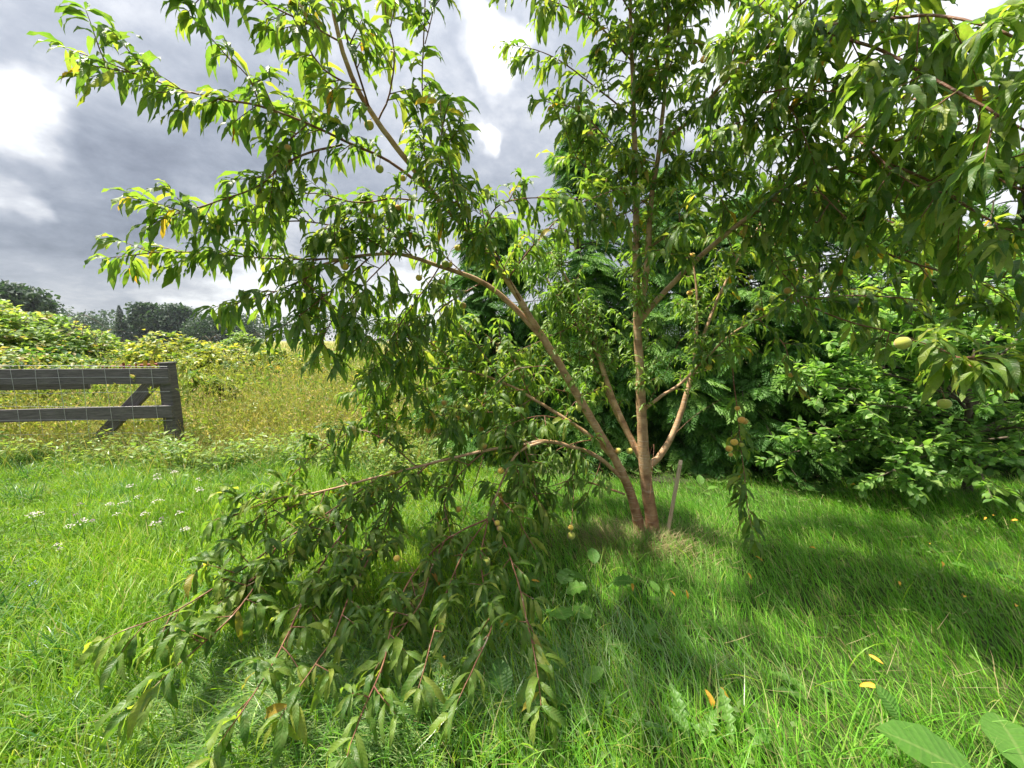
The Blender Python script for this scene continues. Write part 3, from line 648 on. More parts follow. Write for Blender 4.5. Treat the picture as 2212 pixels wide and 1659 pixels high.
# ------------------------------------------------------------------ fence
def fence():
    a = G(388, 985); post = np.array([a[0], a[1]])     # end post, seen right
    dirv = nrm(np.array([-1.0, -0.03])); ang = math.atan2(dirv[1], dirv[0])
    t = empty('wooden_fence', (post[0], post[1], 0), 'weathered dark timber fence with wire mesh ending at a square post', 'fence')
    t.rotation_euler = (0, 0, ang + math.pi)          # local -x runs along the fence to the left
    H = float(P(362, 786, a[1])[2])
    def post_at(x, h=H, w=.125):
        o = bm_obj('post', box(x, 0, h / 2 - .2, w, w, h + .4, .008), M['post_wood'], t)
        bm_obj('post_cap', box(x, 0, h + .012, w + .02, w + .02, .024, .005), M['post_wood'], o); return o
    p = post_at(0); p.rotation_euler = (R(0.6), R(-1.2), 0)
    bm_obj('half_post', box(-.112, .02, H / 2 - .25, .07, .10, H - .02 + .1, .006), M['post_wood'], t)
    post_at(-2.55, H - .03); post_at(-5.1, H - .02)
    Yp = a[1]
    def rail(x0, x1, z0, z1, hgt, y=-.085, th=.038, name='rail'):
        L = math.hypot(x1 - x0, z1 - z0); bm = box(0, 0, 0, L, th, hgt, .004)
        o = bm_obj(name, bm, M['rail_wood'], t); o.location = ((x0 + x1) / 2, y, (z0 + z1) / 2); o.rotation_euler = (0, -math.atan2(z1 - z0, x1 - x0), 0); return o
    zt = float(P(340, 811, Yp)[2]); zm = float(P(340, 886, Yp)[2]); zb = float(P(330, 965, Yp)[2])
    rail(-2.52, .045, zt - .01, zt, .20); rail(-5.15, -2.53, zt - .02, zt - .01, .20)
    rail(-5.2, -1.15, zt - .17, zt - .115, .14, y=.085)
    rail(-2.52, .045, zm - .06, zm, .165); rail(-5.15, -2.53, zm - .07, zm - .06, .15)
    rail(-1.45, -.06, zb - .02, zb, .14, y=.06)
    # diagonal brace
    q0 = P(168, 982, Yp); q1 = P(335, 818, Yp)
    x0 = (q0[0] - post[0]); x1 = (q1[0] - post[0])
    L = math.hypot(x1 - x0, q1[2] - q0[2] + .1)
    o = bm_obj('brace', box(0, 0, 0, L, .06, .15, .005), M['rail_wood'], t); o.location = ((x0 + x1) / 2, .03, float(q0[2] - .1 + q1[2]) / 2); o.rotation_euler = (0, -math.atan2(q1[2] - q0[2] + .1, x1 - x0), 0)
    # woven wire: horizontals and uprights on the lawn side
    def wire(pts, r=.0021):
        V, Fq = tube(np.array(pts), [r] * len(pts), 4); return link('wire', mesh_np('wire', V, Fq), M['wire'], t)
    y = -.113
    for z in (H - .02, H - .17, H - .36, H - .54, H - .72, H - .90, H - 1.08):
        xs = np.linspace(-5.1, .05, 16); wire([(xx, y, z + .008 * math.sin(xx * 2.1 + z * 9)) for xx in xs])
    for i in range(17):
        xx = -.14 - i * .29; wire([(xx + .01 * math.sin(i * 3 + zz * 4), y - .004, zz) for zz in np.linspace(.06, H - .02, 6)], .0024)
    return a, H
FA, FH = fence()
def red_frame():
    p0 = P(268, 791, 7.2); p1 = P(345, 786, 7.4)
    t = empty('farm_frame', (p0[0], p0[1], 0), 'rusty red metal farm frame lying in the brambles behind the fence', 'farm frame')
    v = p1 - p0
    def bar(a, b, r, m, nm):
        V, Fq = tube(np.array([a, (np.array(a) + np.array(b)) / 2, b]), [r] * 3, 6); link(nm, mesh_np(nm, V, Fq), m, t)
    z0 = p0[2]
    bar((-.4, 0, z0 - .02), (v[0] + .3, v[1], z0 + v[2]), .035, M['red'], 'beam')
    bar((-.4, .1, z0 - .16), (v[0], v[1] + .1, z0 - .10), .025, M['red'], 'beam')
    for q in (0.0, .35, .62, .95):
        bar((v[0] * q, v[1] * q, 0), (v[0] * q, v[1] * q, z0 + .06), .022, M['red'], 'upright')
    for q in (.60, .80): bar((v[0] * q + .05, v[1] * q - .06, z0 - .17), (v[0] * q + .05, v[1] * q - .06, z0 + .10), .03, M['yellow_paint'], 'yellow_bracket')
red_frame()

# ------------------------------------------------------------------ cedar hedge
def spray_template(nb=8, droop=.5):
    """flat feathery fan of scale-leaf branchlets, length 1 along +y"""
    V, Fs = [], []
    def rh(a, b, w):
        a = np.array(a); b = np.array(b); d = b - a; s = np.array([-d[1], d[0], 0]); s = s / (np.linalg.norm(s) + 1e-9) * w; k = len(V)
        V.extend([a, a + d * .5 + s, b, a + d * .5 - s]); Fs.extend([(k, k + 3, k + 2), (k, k + 2, k + 1)])
    rh((0, 0, 0), (0, 1, 0), .022)
    for i in range(nb):
        y = .10 + .80 * i / (nb - 1); L = .50 * (1 - y) + .13
        for sg in (-1, 1):
            yy = y + sg * .02; b = np.array([sg * L * .72, yy + L * .70, 0]); a = np.array([0, yy, 0]); rh(a, b, .022)
            for q in (.3, .55, .78):
                c = a + (b - a) * q; l2 = L * .38 * (1.15 - q)
                rh(c, c + np.array([sg * l2 * 1.0, l2 * .35, 0]), .018); rh(c, c + np.array([sg * l2 * .1, l2 * 1.0, 0]), .018)
    V = np.array(V); V[:, 2] = -droop * (V[:, 1] ** 2) * .5 - .25 * np.abs(V[:, 0]) ** 1.5 + rng.normal(0, .015, len(V))
    return V, np.array(Fs)
SPR = [spray_template(8, .4), spray_template(7, .9), spray_template(9, .6)]
def cedar(label, x, y, h, rb, n, low=.15, lean=0.0, size=(.22, .40), bare_top=False):
    t = empty('cedar_tree', (x, y, 0), label, 'cedar tree', 'cedar trees in the hedge behind the peach tree')
    pts, rr = catmull([(0, 0, -.1), (lean * .3, 0, h * .4), (lean * .7, 0, h * .8), (lean, 0, h * .99)], [.09, .07, .035, .008], .2)
    V, Fq = tube(pts, rr, 8, .05); link('trunk', mesh_np('trunk', V, Fq), M['grey_bark'], t)
    acc = Acc(); br = Acc()
    # whorled boughs carry the sprays
    nb = int(n / 7)
    z = low + (h - low) * rng.random(nb) ** (1.25); a = rng.uniform(0, 6.28, nb)
    toward = rng.random(nb) < .62; a = np.where(toward, -math.pi / 2 + rng.normal(0, .85, nb), a)   # more boughs on the open, lit side
    for i in range(nb):
        q = (z[i] - low) / (h - low); R0 = rb * (1 - q) ** .6 * rng.uniform(.55, 1.12) + .08
        if bare_top and q > .6: R0 *= .8
        d = np.array([math.cos(a[i]), math.sin(a[i]), 0]); s = np.linspace(0, 1, 6)
        bp = np.array([lean * z[i] / h, 0, z[i]]) + d * R0 * s[:, None] + np.stack([0 * s, 0 * s, R0 * (.22 * s - .42 * s ** 2)], 1)
        br.add(*tube(bp, .012 * (1 - .8 * s), 4))
        m = 16 if not (bare_top and q > .55) else 8
        ss = rng.uniform(.18, 1.0, m) ** .8; idx = ss * 5; i0 = np.minimum(idx.astype(int), 4); fr = (idx - i0)[:, None]
        p = bp[i0] * (1 - fr) + bp[i0 + 1] * fr + rng.normal(0, .03, (m, 3))
        side = np.array([-d[1], d[0], 0]); sg = np.where(rng.random(m) < .5, -1, 1) * rng.uniform(.2, 1.1, m)
        f = nrm(d[None] * .8 + side[None] * sg[:, None] + np.stack([0 * sg, 0 * sg, rng.normal(-.32, .22, m)], 1))
        nn = np.stack([rng.normal(0, .35, m), rng.normal(0, .35, m), np.ones(m)], 1) + d * .35
        nn = nrm(nn - f * (f * nn).sum(1, keepdims=True)); sd = np.cross(f, nn)
        Rm = np.stack([sd, f, nn], 2); l = rng.uniform(*size, m) * (.65 + .35 * (1 - q))
        TV, TF = SPR[i % 3]
        VV = np.einsum('nij,kj->nki', Rm * l[:, None, None], TV) + p[:, None]
        VV[:, :, 2] = np.maximum(VV[:, :, 2], 0.03)
        L = np.zeros((m, len(TV), 3)); L[:, :, 2] = np.clip(rng.random() * .55 + rng.random(m) * .45, 0, .99)[:, None]
        acc.add(VV.reshape(-1, 3), (TF[None] + (np.arange(m) * len(TV))[:, None, None]).reshape(-1, 3), L.reshape(-1, 3))
    o = link('foliage', acc.mesh('foliage', False), M['cedar'], t); o['kind'] = 'stuff'
    o = link('boughs', br.mesh('boughs'), M['grey_bark'], t); o['kind'] = 'stuff'
cedar('cedar behind the low left limbs of the peach tree, first of the hedge', -0.30, 5.7, 3.3, 1.1, 950)
cedar('tall thin topped cedar poking into the sky left of the peach trunk', 0.95, 5.75, 4.75, 1.2, 1500, bare_top=True)
cedar('cedar right behind the peach trunk', 2.05, 5.45, 3.9, 1.2, 1100)
cedar('cedar with sunlit feathery sprays right of the wooden stake', 3.05, 5.25, 3.5, 1.25, 1150)
cedar('cedar between the hanging peach shoot and the apple tree', 4.1, 5.35, 3.7, 1.2, 1000)
cedar('cedar behind the left half of the apple tree', 5.3, 5.4, 3.9, 1.25, 950)
cedar('cedar at the right edge behind the apple tree', 6.7, 5.3, 4.1, 1.3, 950)
def hedge_shade():
    # dark strip painted on the ground for the shade under the hedge
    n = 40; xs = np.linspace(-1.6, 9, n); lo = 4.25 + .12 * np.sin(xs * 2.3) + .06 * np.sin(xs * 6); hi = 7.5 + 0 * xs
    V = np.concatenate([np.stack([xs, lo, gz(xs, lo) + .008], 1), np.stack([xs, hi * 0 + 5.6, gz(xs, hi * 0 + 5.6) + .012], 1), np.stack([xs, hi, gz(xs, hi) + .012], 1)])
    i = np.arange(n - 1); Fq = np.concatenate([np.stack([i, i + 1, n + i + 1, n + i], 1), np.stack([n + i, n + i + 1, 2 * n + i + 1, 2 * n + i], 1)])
    o = link('shade_strip', mesh_np('shade_strip', V, Fq), M['hedge_shade_tone']); tag(o, 'dark strip painted for the shade under the cedar hedge', 'ground', kind='structure')
hedge_shade()

# ------------------------------------------------------------------ generic twigs with leaves
class Grower:
    def __init__(s): s.tw = Acc(); s.lv = Leaves(); s.sprout = Leaves(); s.samples = []
    def leaf(s, p, tan, k, scale, droop=1.0, sprout=False, lo=.11, hi=.185):
        ph = k * 2.4 + random.uniform(-.4, .4)
        ref = np.array([0, 0, 1.]) if abs(tan[2]) < .85 else np.array([1., 0, 0])
        a = np.cross(tan, ref); a /= np.linalg.norm(a) + 1e-9; b = np.cross(a, tan)
        perp = a * math.cos(ph) + b * math.sin(ph) * .8
        f = tan * random.uniform(.25, .7) + perp * random.uniform(.6, 1.0) + np.array([0, 0, random.uniform(-.40, .28) * droop])
        f = f / np.linalg.norm(f)
        up = np.array([random.gauss(0, .3), random.gauss(0, .3), 1.0])
        if abs(f[2]) > .9: up = perp
        elev = math.asin(max(-1, min(1, f[2])))
        bend = (elev + math.pi / 2) * random.uniform(.75, 1.15) * droop
        (s.sprout if sprout else s.lv).add(p, f, up, scale * (lo * .62 + (hi - lo * .62) * random.betavariate(2.4, 1.5)), bend)
    def twig(s, p, d, L, r0=.0035, grav=.9, spacing=.0165, scale=1.0, droop=1.0, start=.08, sprout=False, zmin=.06, lo=.11, hi=.185):
        m = max(4, int(L / .06)); st = L / m; pts = [p]; d = d / np.linalg.norm(d)
        for i in range(m):
            d = d + np.array([random.gauss(0, .05), random.gauss(0, .05), -grav * st + random.gauss(0, .03)]); d /= np.linalg.norm(d)
            q = pts[-1] + d * st
            if q[2] < zmin: d[2] = abs(d[2]) * .1; q[2] = max(q[2], zmin * .8)
            pts.append(q)
        pts = np.array(pts); s.tw.add(*tube(pts, np.linspace(r0, r0 * .4, len(pts)), 4))
        n = int(L / spacing); tan = nrm(np.gradient(pts, axis=0))
        for k in range(n + 5):
            tt = min(1.0, start + (1 - start) * k / max(1, n)); ii = min(len(pts) - 2, int(tt * m)); fr = tt * m - ii
            q = pts[ii] * (1 - fr) + pts[ii + 1] * fr
            if np.linalg.norm(q - CP) < .62: continue
            s.leaf(q, tan[ii], k + random.random() * 3, scale * (1.0 if k < n else .8), droop, sprout, lo, hi)
        return pts
    def along(s, pts, dens, tl, t0=0.0, t1=1.0, scale=1.0, droop=1.0, updir=.15, sprout=False, grav=.9, spacing=.0165, fwd=.5, lo=.11, hi=.185, keep=None):
        seg = np.linalg.norm(np.diff(pts, axis=0), axis=1); cum = np.concatenate([[0], np.cumsum(seg)]); T = cum[-1]
        n = max(1, int(round(T * dens * 1.2 * (t1 - t0)))); tan = nrm(np.gradient(pts, axis=0))
        for i in range(n):
            u = (t0 + (t1 - t0) * (i + random.random()) / n) * T
            j = min(len(pts) - 2, int(np.searchsorted(cum, u) - 1)); j = max(0, j); fr = (u - cum[j]) / (seg[j] + 1e-9)
            p = pts[j] * (1 - fr) + pts[j + 1] * fr
            if keep is not None and not keep(p): continue
            r = nrm(np.array([random.gauss(0, 1) for _ in range(3)])); r = r - tan[j] * r.dot(tan[j]); r = r / (np.linalg.norm(r) + 1e-9)
            d = tan[j] * random.uniform(.2, 1.0) * fwd * 2 + r + np.array([0, 0, updir])
            s.twig(p, d, random.uniform(*tl), grav=grav, scale=scale, droop=droop, sprout=sprout, spacing=spacing, lo=lo, hi=hi)

# ------------------------------------------------------------------ the peach tree
BASE = G(1410, 1158); BX, BY = float(BASE[0]), float(BASE[1])
peach = empty('peach_tree', (BX, BY, 0), 'peach tree with two trunks, long drooping leaves and small yellow fruit', 'peach tree')
base_v = np.array([BX, BY, 0.0])
gr = Grower()
skel = []                                                   # (pts) of all branches, for hanging the fruit
LIFT = [.33]
def branch(pix, r, sides=8, name='branch', part=True, rough=0.0, mat='bark'):
    pts = []
    for q in pix:
        p = P(*q)
        if p[2] < LIFT[0] + .1:                    # keep low shoots clear of the grass: same sight line, nearer and higher
            zn = LIFT[0] * .75 + .35 * (p[2]); d = ray(q[0], q[1]); p = CP + d * ((zn - CAM_H) / d[2]) if zn > p[2] and name != 'trunk' else p
        pts.append(p)
    pts = np.array(pts); rad = np.linspace(r[0], r[1], len(pts)) if len(r) == 2 else list(r)
    pp, rr = catmull(pts, rad, .04)
    pp[1:] += np.cumsum(rng.normal(0, .0012, (len(pp) - 1, 3)), 0)
    pp[:, 2] = np.maximum(pp[:, 2], .04 if name != 'trunk' else -1)
    skel.append(pp)
    if part:
        V, Fq = tube(pp - base_v, rr, sides, rough); link(name, mesh_np(name, V, Fq), M[mat], peach)
    else: gr.tw.add(*tube(pp, rr, 5))
    return pp
# trunks and main limbs
tA = branch([(1414, 1172, 2.98), (1408, 1120, 2.98), (1398, 1060, 2.98), (1392, 980, 2.98), (1387, 850, 2.98), (1380, 680, 2.96), (1378, 520, 2.94), (1376, 300, 2.9), (1372, 120, 2.86), (1368, -80, 2.8), (1360, -240, 2.75)],
            (.066, .052, .047, .044, .036, .030, .024, .019, .014, .010, .006), 12, 'trunk', rough=.03)
tC = branch([(1386, 1165, 2.97), (1372, 1100, 2.96), (1352, 1042, 2.94), (1318, 975, 2.9), (1265, 885, 2.85), (1215, 800, 2.8), (1162, 715, 2.75), (1148, 690, 2.74)],
            (.047, .039, .034, .031, .029, .027, .025, .021), 12, 'trunk', rough=.03)
tB = branch([(1380, 700, 2.96), (1397, 570, 2.9), (1408, 420, 2.86), (1424, 310, 2.82), (1436, 140, 2.75), (1442, -60, 2.7), (1450, -220, 2.7)], (.026, .022, .018, .015, .011, .008, .005), 9)
C1 = branch([(1162, 715, 2.75), (1095, 605, 2.65), (1020, 510, 2.5), (955, 440, 2.4), (880, 350, 2.3), (815, 265, 2.2), (770, 190, 2.12), (735, 90, 2.05), (710, -40, 2.0), (690, -150, 1.95)], (.023, .007), 9)
C2 = branch([(1165, 722, 2.75), (1105, 660, 2.75), (1040, 610, 2.7), (950, 575, 2.6), (850, 550, 2.5), (740, 560, 2.4), (640, 590, 2.3)], (.022, .005), 8)
D = branch([(1390, 1000, 2.99), (1352, 925, 3.1), (1320, 850, 3.2), (1287, 745, 3.3), (1272, 690, 3.4), (1230, 610, 3.5), (1190, 545, 3.6)], (.030, .009), 8)
D2 = branch([(1300, 790, 3.25), (1262, 705, 3.4), (1215, 660, 3.5), (1180, 600, 3.6)], (.016, .006), 7)
D3 = branch([(1372, 965, 3.05), (1335, 900, 3.2), (1300, 820, 3.35), (1268, 750, 3.5), (1240, 690, 3.6)], (.016, .006), 7)
E = branch([(1396, 1010, 2.98), (1422, 988, 3.0), (1450, 945, 3.05), (1475, 880, 3.1), (1497, 800, 3.15), (1504, 740, 3.2), (1508, 640, 3.3), (1500, 560, 3.35)], (.030, .027, .024, .022, .018, .014, .010, .006), 9)
E2 = branch([(1500, 790, 3.16), (1530, 690, 3.25), (1560, 620, 3.3), (1590, 560, 3.35), (1640, 480, 3.4), (1700, 400, 3.4)], (.015, .005), 7)
Fb = branch([(1391, 885, 2.98), (1430, 855, 2.97), (1470, 830, 2.95), (1520, 780, 2.9), (1575, 725, 2.85), (1640, 690, 2.8), (1720, 650, 2.7)], (.014, .005), 7)
Gb = branch([(1384, 692, 2.96), (1430, 635, 2.9), (1500, 565, 2.8), (1580, 495, 2.65), (1670, 430, 2.5), (1760, 380, 2.35), (1860, 330, 2.2), (1960, 290, 2.05), (2080, 260, 1.9)], (.022, .006), 9)
G2 = branch([(1640, 450, 2.55), (1740, 365, 2.4), (1840, 290, 2.2), (1950, 210, 2.0), (2080, 140, 1.8)], (.013, .005), 7)
Hb = branch([(1424, 310, 2.82), (1495, 255, 2.7), (1560, 180, 2.5), (1650, 110, 2.3), (1760, 60, 2.0), (1900, 40, 1.75)], (.014, .005), 7)
Lb = branch([(1346, 1035, 2.93), (1290, 985, 2.85), (1240, 965, 2.78), (1180, 952, 2.7), (1130, 960, 2.65), (1050, 972, 2.58), (930, 1000, 2.5), (820, 1030, 2.4), (700, 1062, 2.3), (600, 1080, 2.2), (500, 1120, 2.1)], (.017, .0035), 8)
Mb = branch([(1182, 952, 2.7), (1130, 970, 2.6), (1100, 1010, 2.5), (1075, 1070, 2.42), (1055, 1120, 2.35)], (.011, .005), 7)
Nb = branch([(1330, 995, 2.92), (1285, 950, 2.92), (1220, 905, 2.95), (1150, 862, 3.0), (1090, 830, 3.05), (1000, 800, 3.1), (900, 795, 3.1)], (.019, .005), 8)
Kb = branch([(1350, 1068, 2.95), (1300, 1050, 2.9), (1245, 1035, 2.85), (1190, 1050, 2.8)], (.008, .003), 6)
# leafy branches: (points, r0, twigs per m, twig length, leafy from, leaf scale, kwargs)
S = []
def leafy(pix, r0=.008, dens=14, tl=(.10, .26), t0=.1, scale=1.0, part=True, **kw):
    pp = branch(pix, (r0, .0025), 6, part=part, mat='twig')
    gr.along(pp, dens, tl, t0=t0, scale=scale, **kw)
    dd = pp[-1] - pp[-4]; gr.twig(pp[-1], dd, random.uniform(.10, .2), scale=scale)
    return pp
# upper left
leafy([(925, 412, 2.36), (840, 350, 2.3), (750, 308, 2.2), (665, 268, 2.15), (560, 228, 2.08), (450, 208, 2.0), (330, 172, 1.95), (215, 128, 1.9)], .009, 15, (.08, .20), .18, fwd=.9)
leafy([(740, 312, 2.2), (625, 345, 2.15), (560, 400, 2.1), (470, 435, 2.05), (370, 468, 2.0)], .006, 13, (.08, .19), .1, fwd=.8)
leafy([(665, 268, 2.15), (600, 330, 2.1), (590, 390, 2.1)], .004, 12, (.06, .14), .1)
leafy([(560, 228, 2.08), (540, 170, 2.05), (500, 130, 2.0)], .004, 12, (.05, .13), .1)
leafy([(735, 90, 2.05), (650, 45, 2.0), (560, 5, 1.95), (450, -30, 1.9)], .005, 14, (.08, .18), .05, fwd=.8)
leafy([(770, 190, 2.12), (700, 150, 2.05), (660, 90, 2.0), (640, 10, 1.95)], .005, 14, (.08, .18), .1)
leafy([(800, 240, 2.18), (770, 150, 2.0), (740, 60, 1.85), (730, -40, 1.75)], .006, 13, (.08, .2), .05, scale=1.0)
leafy([(815, 265, 2.2), (840, 200, 2.15), (850, 110, 2.1), (830, 20, 2.05), (840, -60, 2.0)], .005, 11, (.06, .15), .1)
leafy([(930, 425, 2.37), (918, 330, 2.3), (914, 250, 2.25), (912, 190, 2.22)], .006, 15, (.05, .15), .2, fwd=.8)
branch([(912, 190, 2.22), (916, 60, 2.16), (920, -80, 2.1)], (.004, .003), 5, mat='twig')
leafy([(918, 95, 2.18), (930, 40, 2.15), (950, -40, 2.1)], .003, 12, (.06, .14), .0)
leafy([(1000, 490, 2.45), (965, 400, 2.25), (950, 320, 2.1), (955, 265, 2.0)], .006, 17, (.08, .18), .1, scale=1.05)
leafy([(1020, 510, 2.5), (990, 440, 2.2), (975, 380, 2.05)], .006, 14, (.08, .17), .25)
leafy([(955, 440, 2.4), (860, 430, 2.35), (770, 440, 2.3), (680, 420, 2.25), (600, 430, 2.2)], .006, 12, (.08, .18), .1, fwd=.7)
# middle left mass
leafy([(850, 550, 2.5), (760, 500, 2.4), (640, 478, 2.3), (520, 488, 2.2), (420, 470, 2.1)], .006, 15, (.09, .20), .05, fwd=.7)
leafy([(740, 560, 2.4), (600, 560, 2.3), (450, 548, 2.2), (350, 545, 2.12), (285, 552, 2.08)], .006, 15, (.08, .18), .05, fwd=.9)
leafy([(740, 560, 2.4), (640, 610, 2.32), (570, 640, 2.25), (515, 650, 2.2)], .005, 15, (.08, .18), .05, fwd=.8)
leafy([(850, 550, 2.5), (780, 620, 2.45), (720, 690, 2.4), (690, 750, 2.38)], .005, 16, (.10, .24), .05)
leafy([(950, 575, 2.6), (900, 650, 2.55), (850, 720, 2.5), (820, 790, 2.5)], .005, 15, (.10, .24), .05)
leafy([(900, 562, 2.55), (820, 480, 2.45), (760, 460, 2.4), (700, 500, 2.35)], .005, 15, (.10, .22), .05)
leafy([(800, 555, 2.45), (700, 640, 2.35), (630, 690, 2.3)], .005, 14, (.08, .2), .1)
leafy([(1040, 610, 2.7), (960, 660, 2.7), (900, 720, 2.7), (860, 800, 2.7), (830, 850, 2.7)], .006, 17, (.12, .28), .1)
leafy([(1000, 800, 3.1), (930, 740, 3.0), (860, 720, 2.9), (790, 740, 2.8)], .005, 14, (.12, .26), .05)
leafy([(1000, 590, 2.65), (920, 520, 2.6), (860, 500, 2.55)], .004, 13, (.1, .2), .1)
leafy([(640, 590, 2.3), (740, 680, 2.35), (820, 760, 2.45)], .004, 9, (.1, .2), .3)
# above the centre
leafy([(1090, 600, 2.65), (1050, 510, 2.45), (1070, 450, 2.3), (1130, 430, 2.2), (1190, 430, 2.15)], .006, 14, (.08, .18), .3, scale=1.0)
leafy([(1095, 605, 2.65), (1160, 520, 2.6), (1230, 450, 2.55), (1300, 420, 2.5)], .006, 14, (.1, .22), .2)
leafy([(1060, 570, 2.6), (1050, 500, 2.4), (1040, 440, 2.3)], .005, 15, (.08, .18), .4)
leafy([(1140, 680, 2.74), (1080, 560, 2.5), (1060, 520, 2.35)], .005, 14, (.08, .18), .4)
# central crown
gr.along(tA, 17, (.14, .36), t0=.56, t1=1.0, updir=.1)
gr.along(tB, 17, (.14, .34), t0=.35, updir=.1)
leafy([(1376, 260, 2.9), (1290, 190, 2.85), (1210, 130, 2.8), (1160, 105, 2.78)], .006, 13, (.1, .22), .1)
leafy([(1377, 380, 2.92), (1310, 300, 2.85), (1250, 240, 2.8), (1205, 225, 2.75)], .006, 14, (.1, .22), .1)
leafy([(1378, 470, 2.93), (1310, 400, 2.85), (1250, 350, 2.8), (1225, 300, 2.75)], .005, 14, (.1, .22), .2)
leafy([(1372, 140, 2.87), (1290, 50, 2.8), (1210, 10, 2.75), (1150, -10, 2.7)], .006, 13, (.1, .22), .1)
leafy([(1370, 40, 2.84), (1320, -40, 2.7), (1270, -60, 2.6), (1200, -40, 2.5)], .006, 13, (.1, .25), .1)
leafy([(1436, 140, 2.75), (1480, 40, 2.65), (1540, -40, 2.5), (1600, -60, 2.4)], .006, 14, (.12, .26), .05)
leafy([(1424, 310, 2.82), (1480, 350, 2.75), (1530, 390, 2.7), (1560, 430, 2.65)], .005, 14, (.1, .22), .1)
leafy([(1410, 420, 2.86), (1350, 460, 2.7), (1300, 470, 2.6)], .005, 14, (.1, .22), .2)
leafy([(1400, 540, 2.9), (1450, 500, 2.7), (1480, 460, 2.6)], .005, 13, (.1, .22), .3)
leafy([(1400, 560, 2.9), (1440, 540, 2.6), (1460, 510, 2.4)], .005, 11, (.1, .2), .4, scale=1.1)
# right mass
gr.along(Gb, 14, (.14, .32), t0=.35, updir=.0); gr.along(G2, 14, (.14, .3), t0=.1, updir=.0); gr.along(Hb, 14, (.12, .28), t0=.15, updir=.05)
gr.along(E, 9, (.1, .24), t0=.72); gr.along(E2, 13, (.12, .26), t0=.3); gr.along(Fb, 12, (.12, .26), t0=.35)
leafy([(1760, 60, 2.0), (1900, 110, 1.75), (2050, 190, 1.5), (2200, 280, 1.35), (2330, 350, 1.25)], .007, 11, (.12, .30), .05, scale=1.05)
leafy([(1860, 330, 2.2), (2000, 390, 1.9), (2120, 470, 1.65), (2260, 540, 1.5)], .007, 11, (.12, .30), .05)
leafy([(1670, 430, 2.5), (1780, 490, 2.4), (1900, 545, 2.2), (2050, 590, 2.0), (2180, 600, 1.8)], .007, 11, (.12, .30), .05)
leafy([(1900, 40, 1.75), (2050, 40, 1.5), (2200, 90, 1.35), (2320, 150, 1.25)], .006, 11, (.12, .28), .05)
leafy([(1960, 290, 2.05), (2080, 340, 1.8), (2200, 410, 1.55), (2300, 440, 1.4)], .006, 11, (.12, .28), .05)
leafy([(1950, 210, 2.0), (2080, 220, 1.7), (2220, 200, 1.5)], .006, 10, (.12, .28), .05)
leafy([(1560, 180, 2.5), (1640, 200, 2.2), (1720, 190, 2.0), (1800, 200, 1.85)], .006, 10, (.12, .26), .05)
leafy([(1650, 110, 2.3), (1720, 20, 2.0), (1800, -40, 1.8), (1900, -60, 1.65)], .006, 11, (.12, .28), .05)
leafy([(1560, 180, 2.5), (1600, 70, 2.2), (1660, -10, 2.0), (1720, -60, 1.9)], .006, 10, (.12, .28), .05)
leafy([(1640, 480, 3.4), (1700, 560, 3.2), (1760, 620, 3.0), (1840, 660, 2.8)], .006, 11, (.12, .28), .05)
leafy([(1580, 495, 2.65), (1640, 540, 2.6), (1700, 600, 2.55), (1740, 660, 2.5)], .006, 10, (.12, .26), .05)
leafy([(1590, 560, 3.35), (1560, 480, 3.3), (1540, 400, 3.2), (1560, 330, 3.1)], .005, 10, (.12, .26), .05)
leafy([(1700, 400, 3.4), (1800, 430, 3.3), (1900, 470, 3.1), (2000, 500, 2.9), (2120, 540, 2.7)], .006, 10, (.14, .3), .05)
leafy([(1740, 365, 2.4), (1780, 420, 2.2), (1830, 470, 2.05)], .005, 10, (.12, .24), .1)
leafy([(1840, 290, 2.2), (1900, 350, 2.0), (1960, 400, 1.85), (2020, 420, 1.7)], .005, 10, (.12, .24), .1)
leafy([(1720, 650, 2.7), (1850, 640, 2.5), (2000, 650, 2.2), (2150, 680, 2.0)], .006, 10, (.12, .28), .1)
leafy([(1720, 650, 2.7), (1820, 690, 2.4), (1930, 720, 2.0), (2010, 745, 1.7), (2070, 775, 1.5)], .005, 5, (.08, .16), .3)
for a in range(5):
    gr.twig(P(2065, 772, 1.5), nrm(np.array([random.uniform(-.6, 1.2), random.uniform(-.9, .4), random.uniform(-.25, .15)])), random.uniform(.08, .15), scale=1.0, spacing=.012)
leafy([(1640, 690, 2.8), (1690, 740, 2.7), (1710, 790, 2.65)], .004, 7, (.08, .18), .2)
leafy([(1575, 725, 2.85), (1583, 800, 2.82), (1590, 870, 2.8), (1600, 960, 2.77), (1607, 1030, 2.74), (1615, 1105, 2.7)], .005, 9, (.06, .13), .35, fwd=1.0, updir=-.3)
# fresh sprouts round the trunk
gr.along(D, 24, (.12, .28), t0=.35, sprout=True, updir=.5, lo=.07, hi=.12); gr.along(D2, 26, (.12, .28), t0=.1, sprout=True, updir=.5, lo=.07, hi=.12)
gr.along(D3, 22, (.12, .28), t0=.2, sprout=True, updir=.5, lo=.07, hi=.12)
gr.along(tA, 18, (.12, .28), t0=.27, t1=.55, sprout=True, updir=.5, lo=.07, hi=.12)
gr.along(tA, 9, (.06, .14), t0=.22, t1=.34, sprout=True, updir=.3, lo=.06, hi=.1)
gr.along(tB, 14, (.10, .24), t0=.02, t1=.3, sprout=True, updir=.6, lo=.07, hi=.12)
gr.along(E, 14, (.1, .24), t0=.4, t1=.8, sprout=True, updir=.4, lo=.07, hi=.11)
gr.along(Fb, 14, (.1, .24), t0=.2, t1=.7, sprout=True, updir=.4, lo=.07, hi=.11)
gr.along(tC, 8, (.08, .2), t0=.55, t1=.95, sprout=True, updir=.4, lo=.07, hi=.11)
leafy([(1250, 600, 3.5), (1200, 640, 3.45), (1150, 650, 3.4)], .004, 16, (.1, .2), 0, sprout=True)
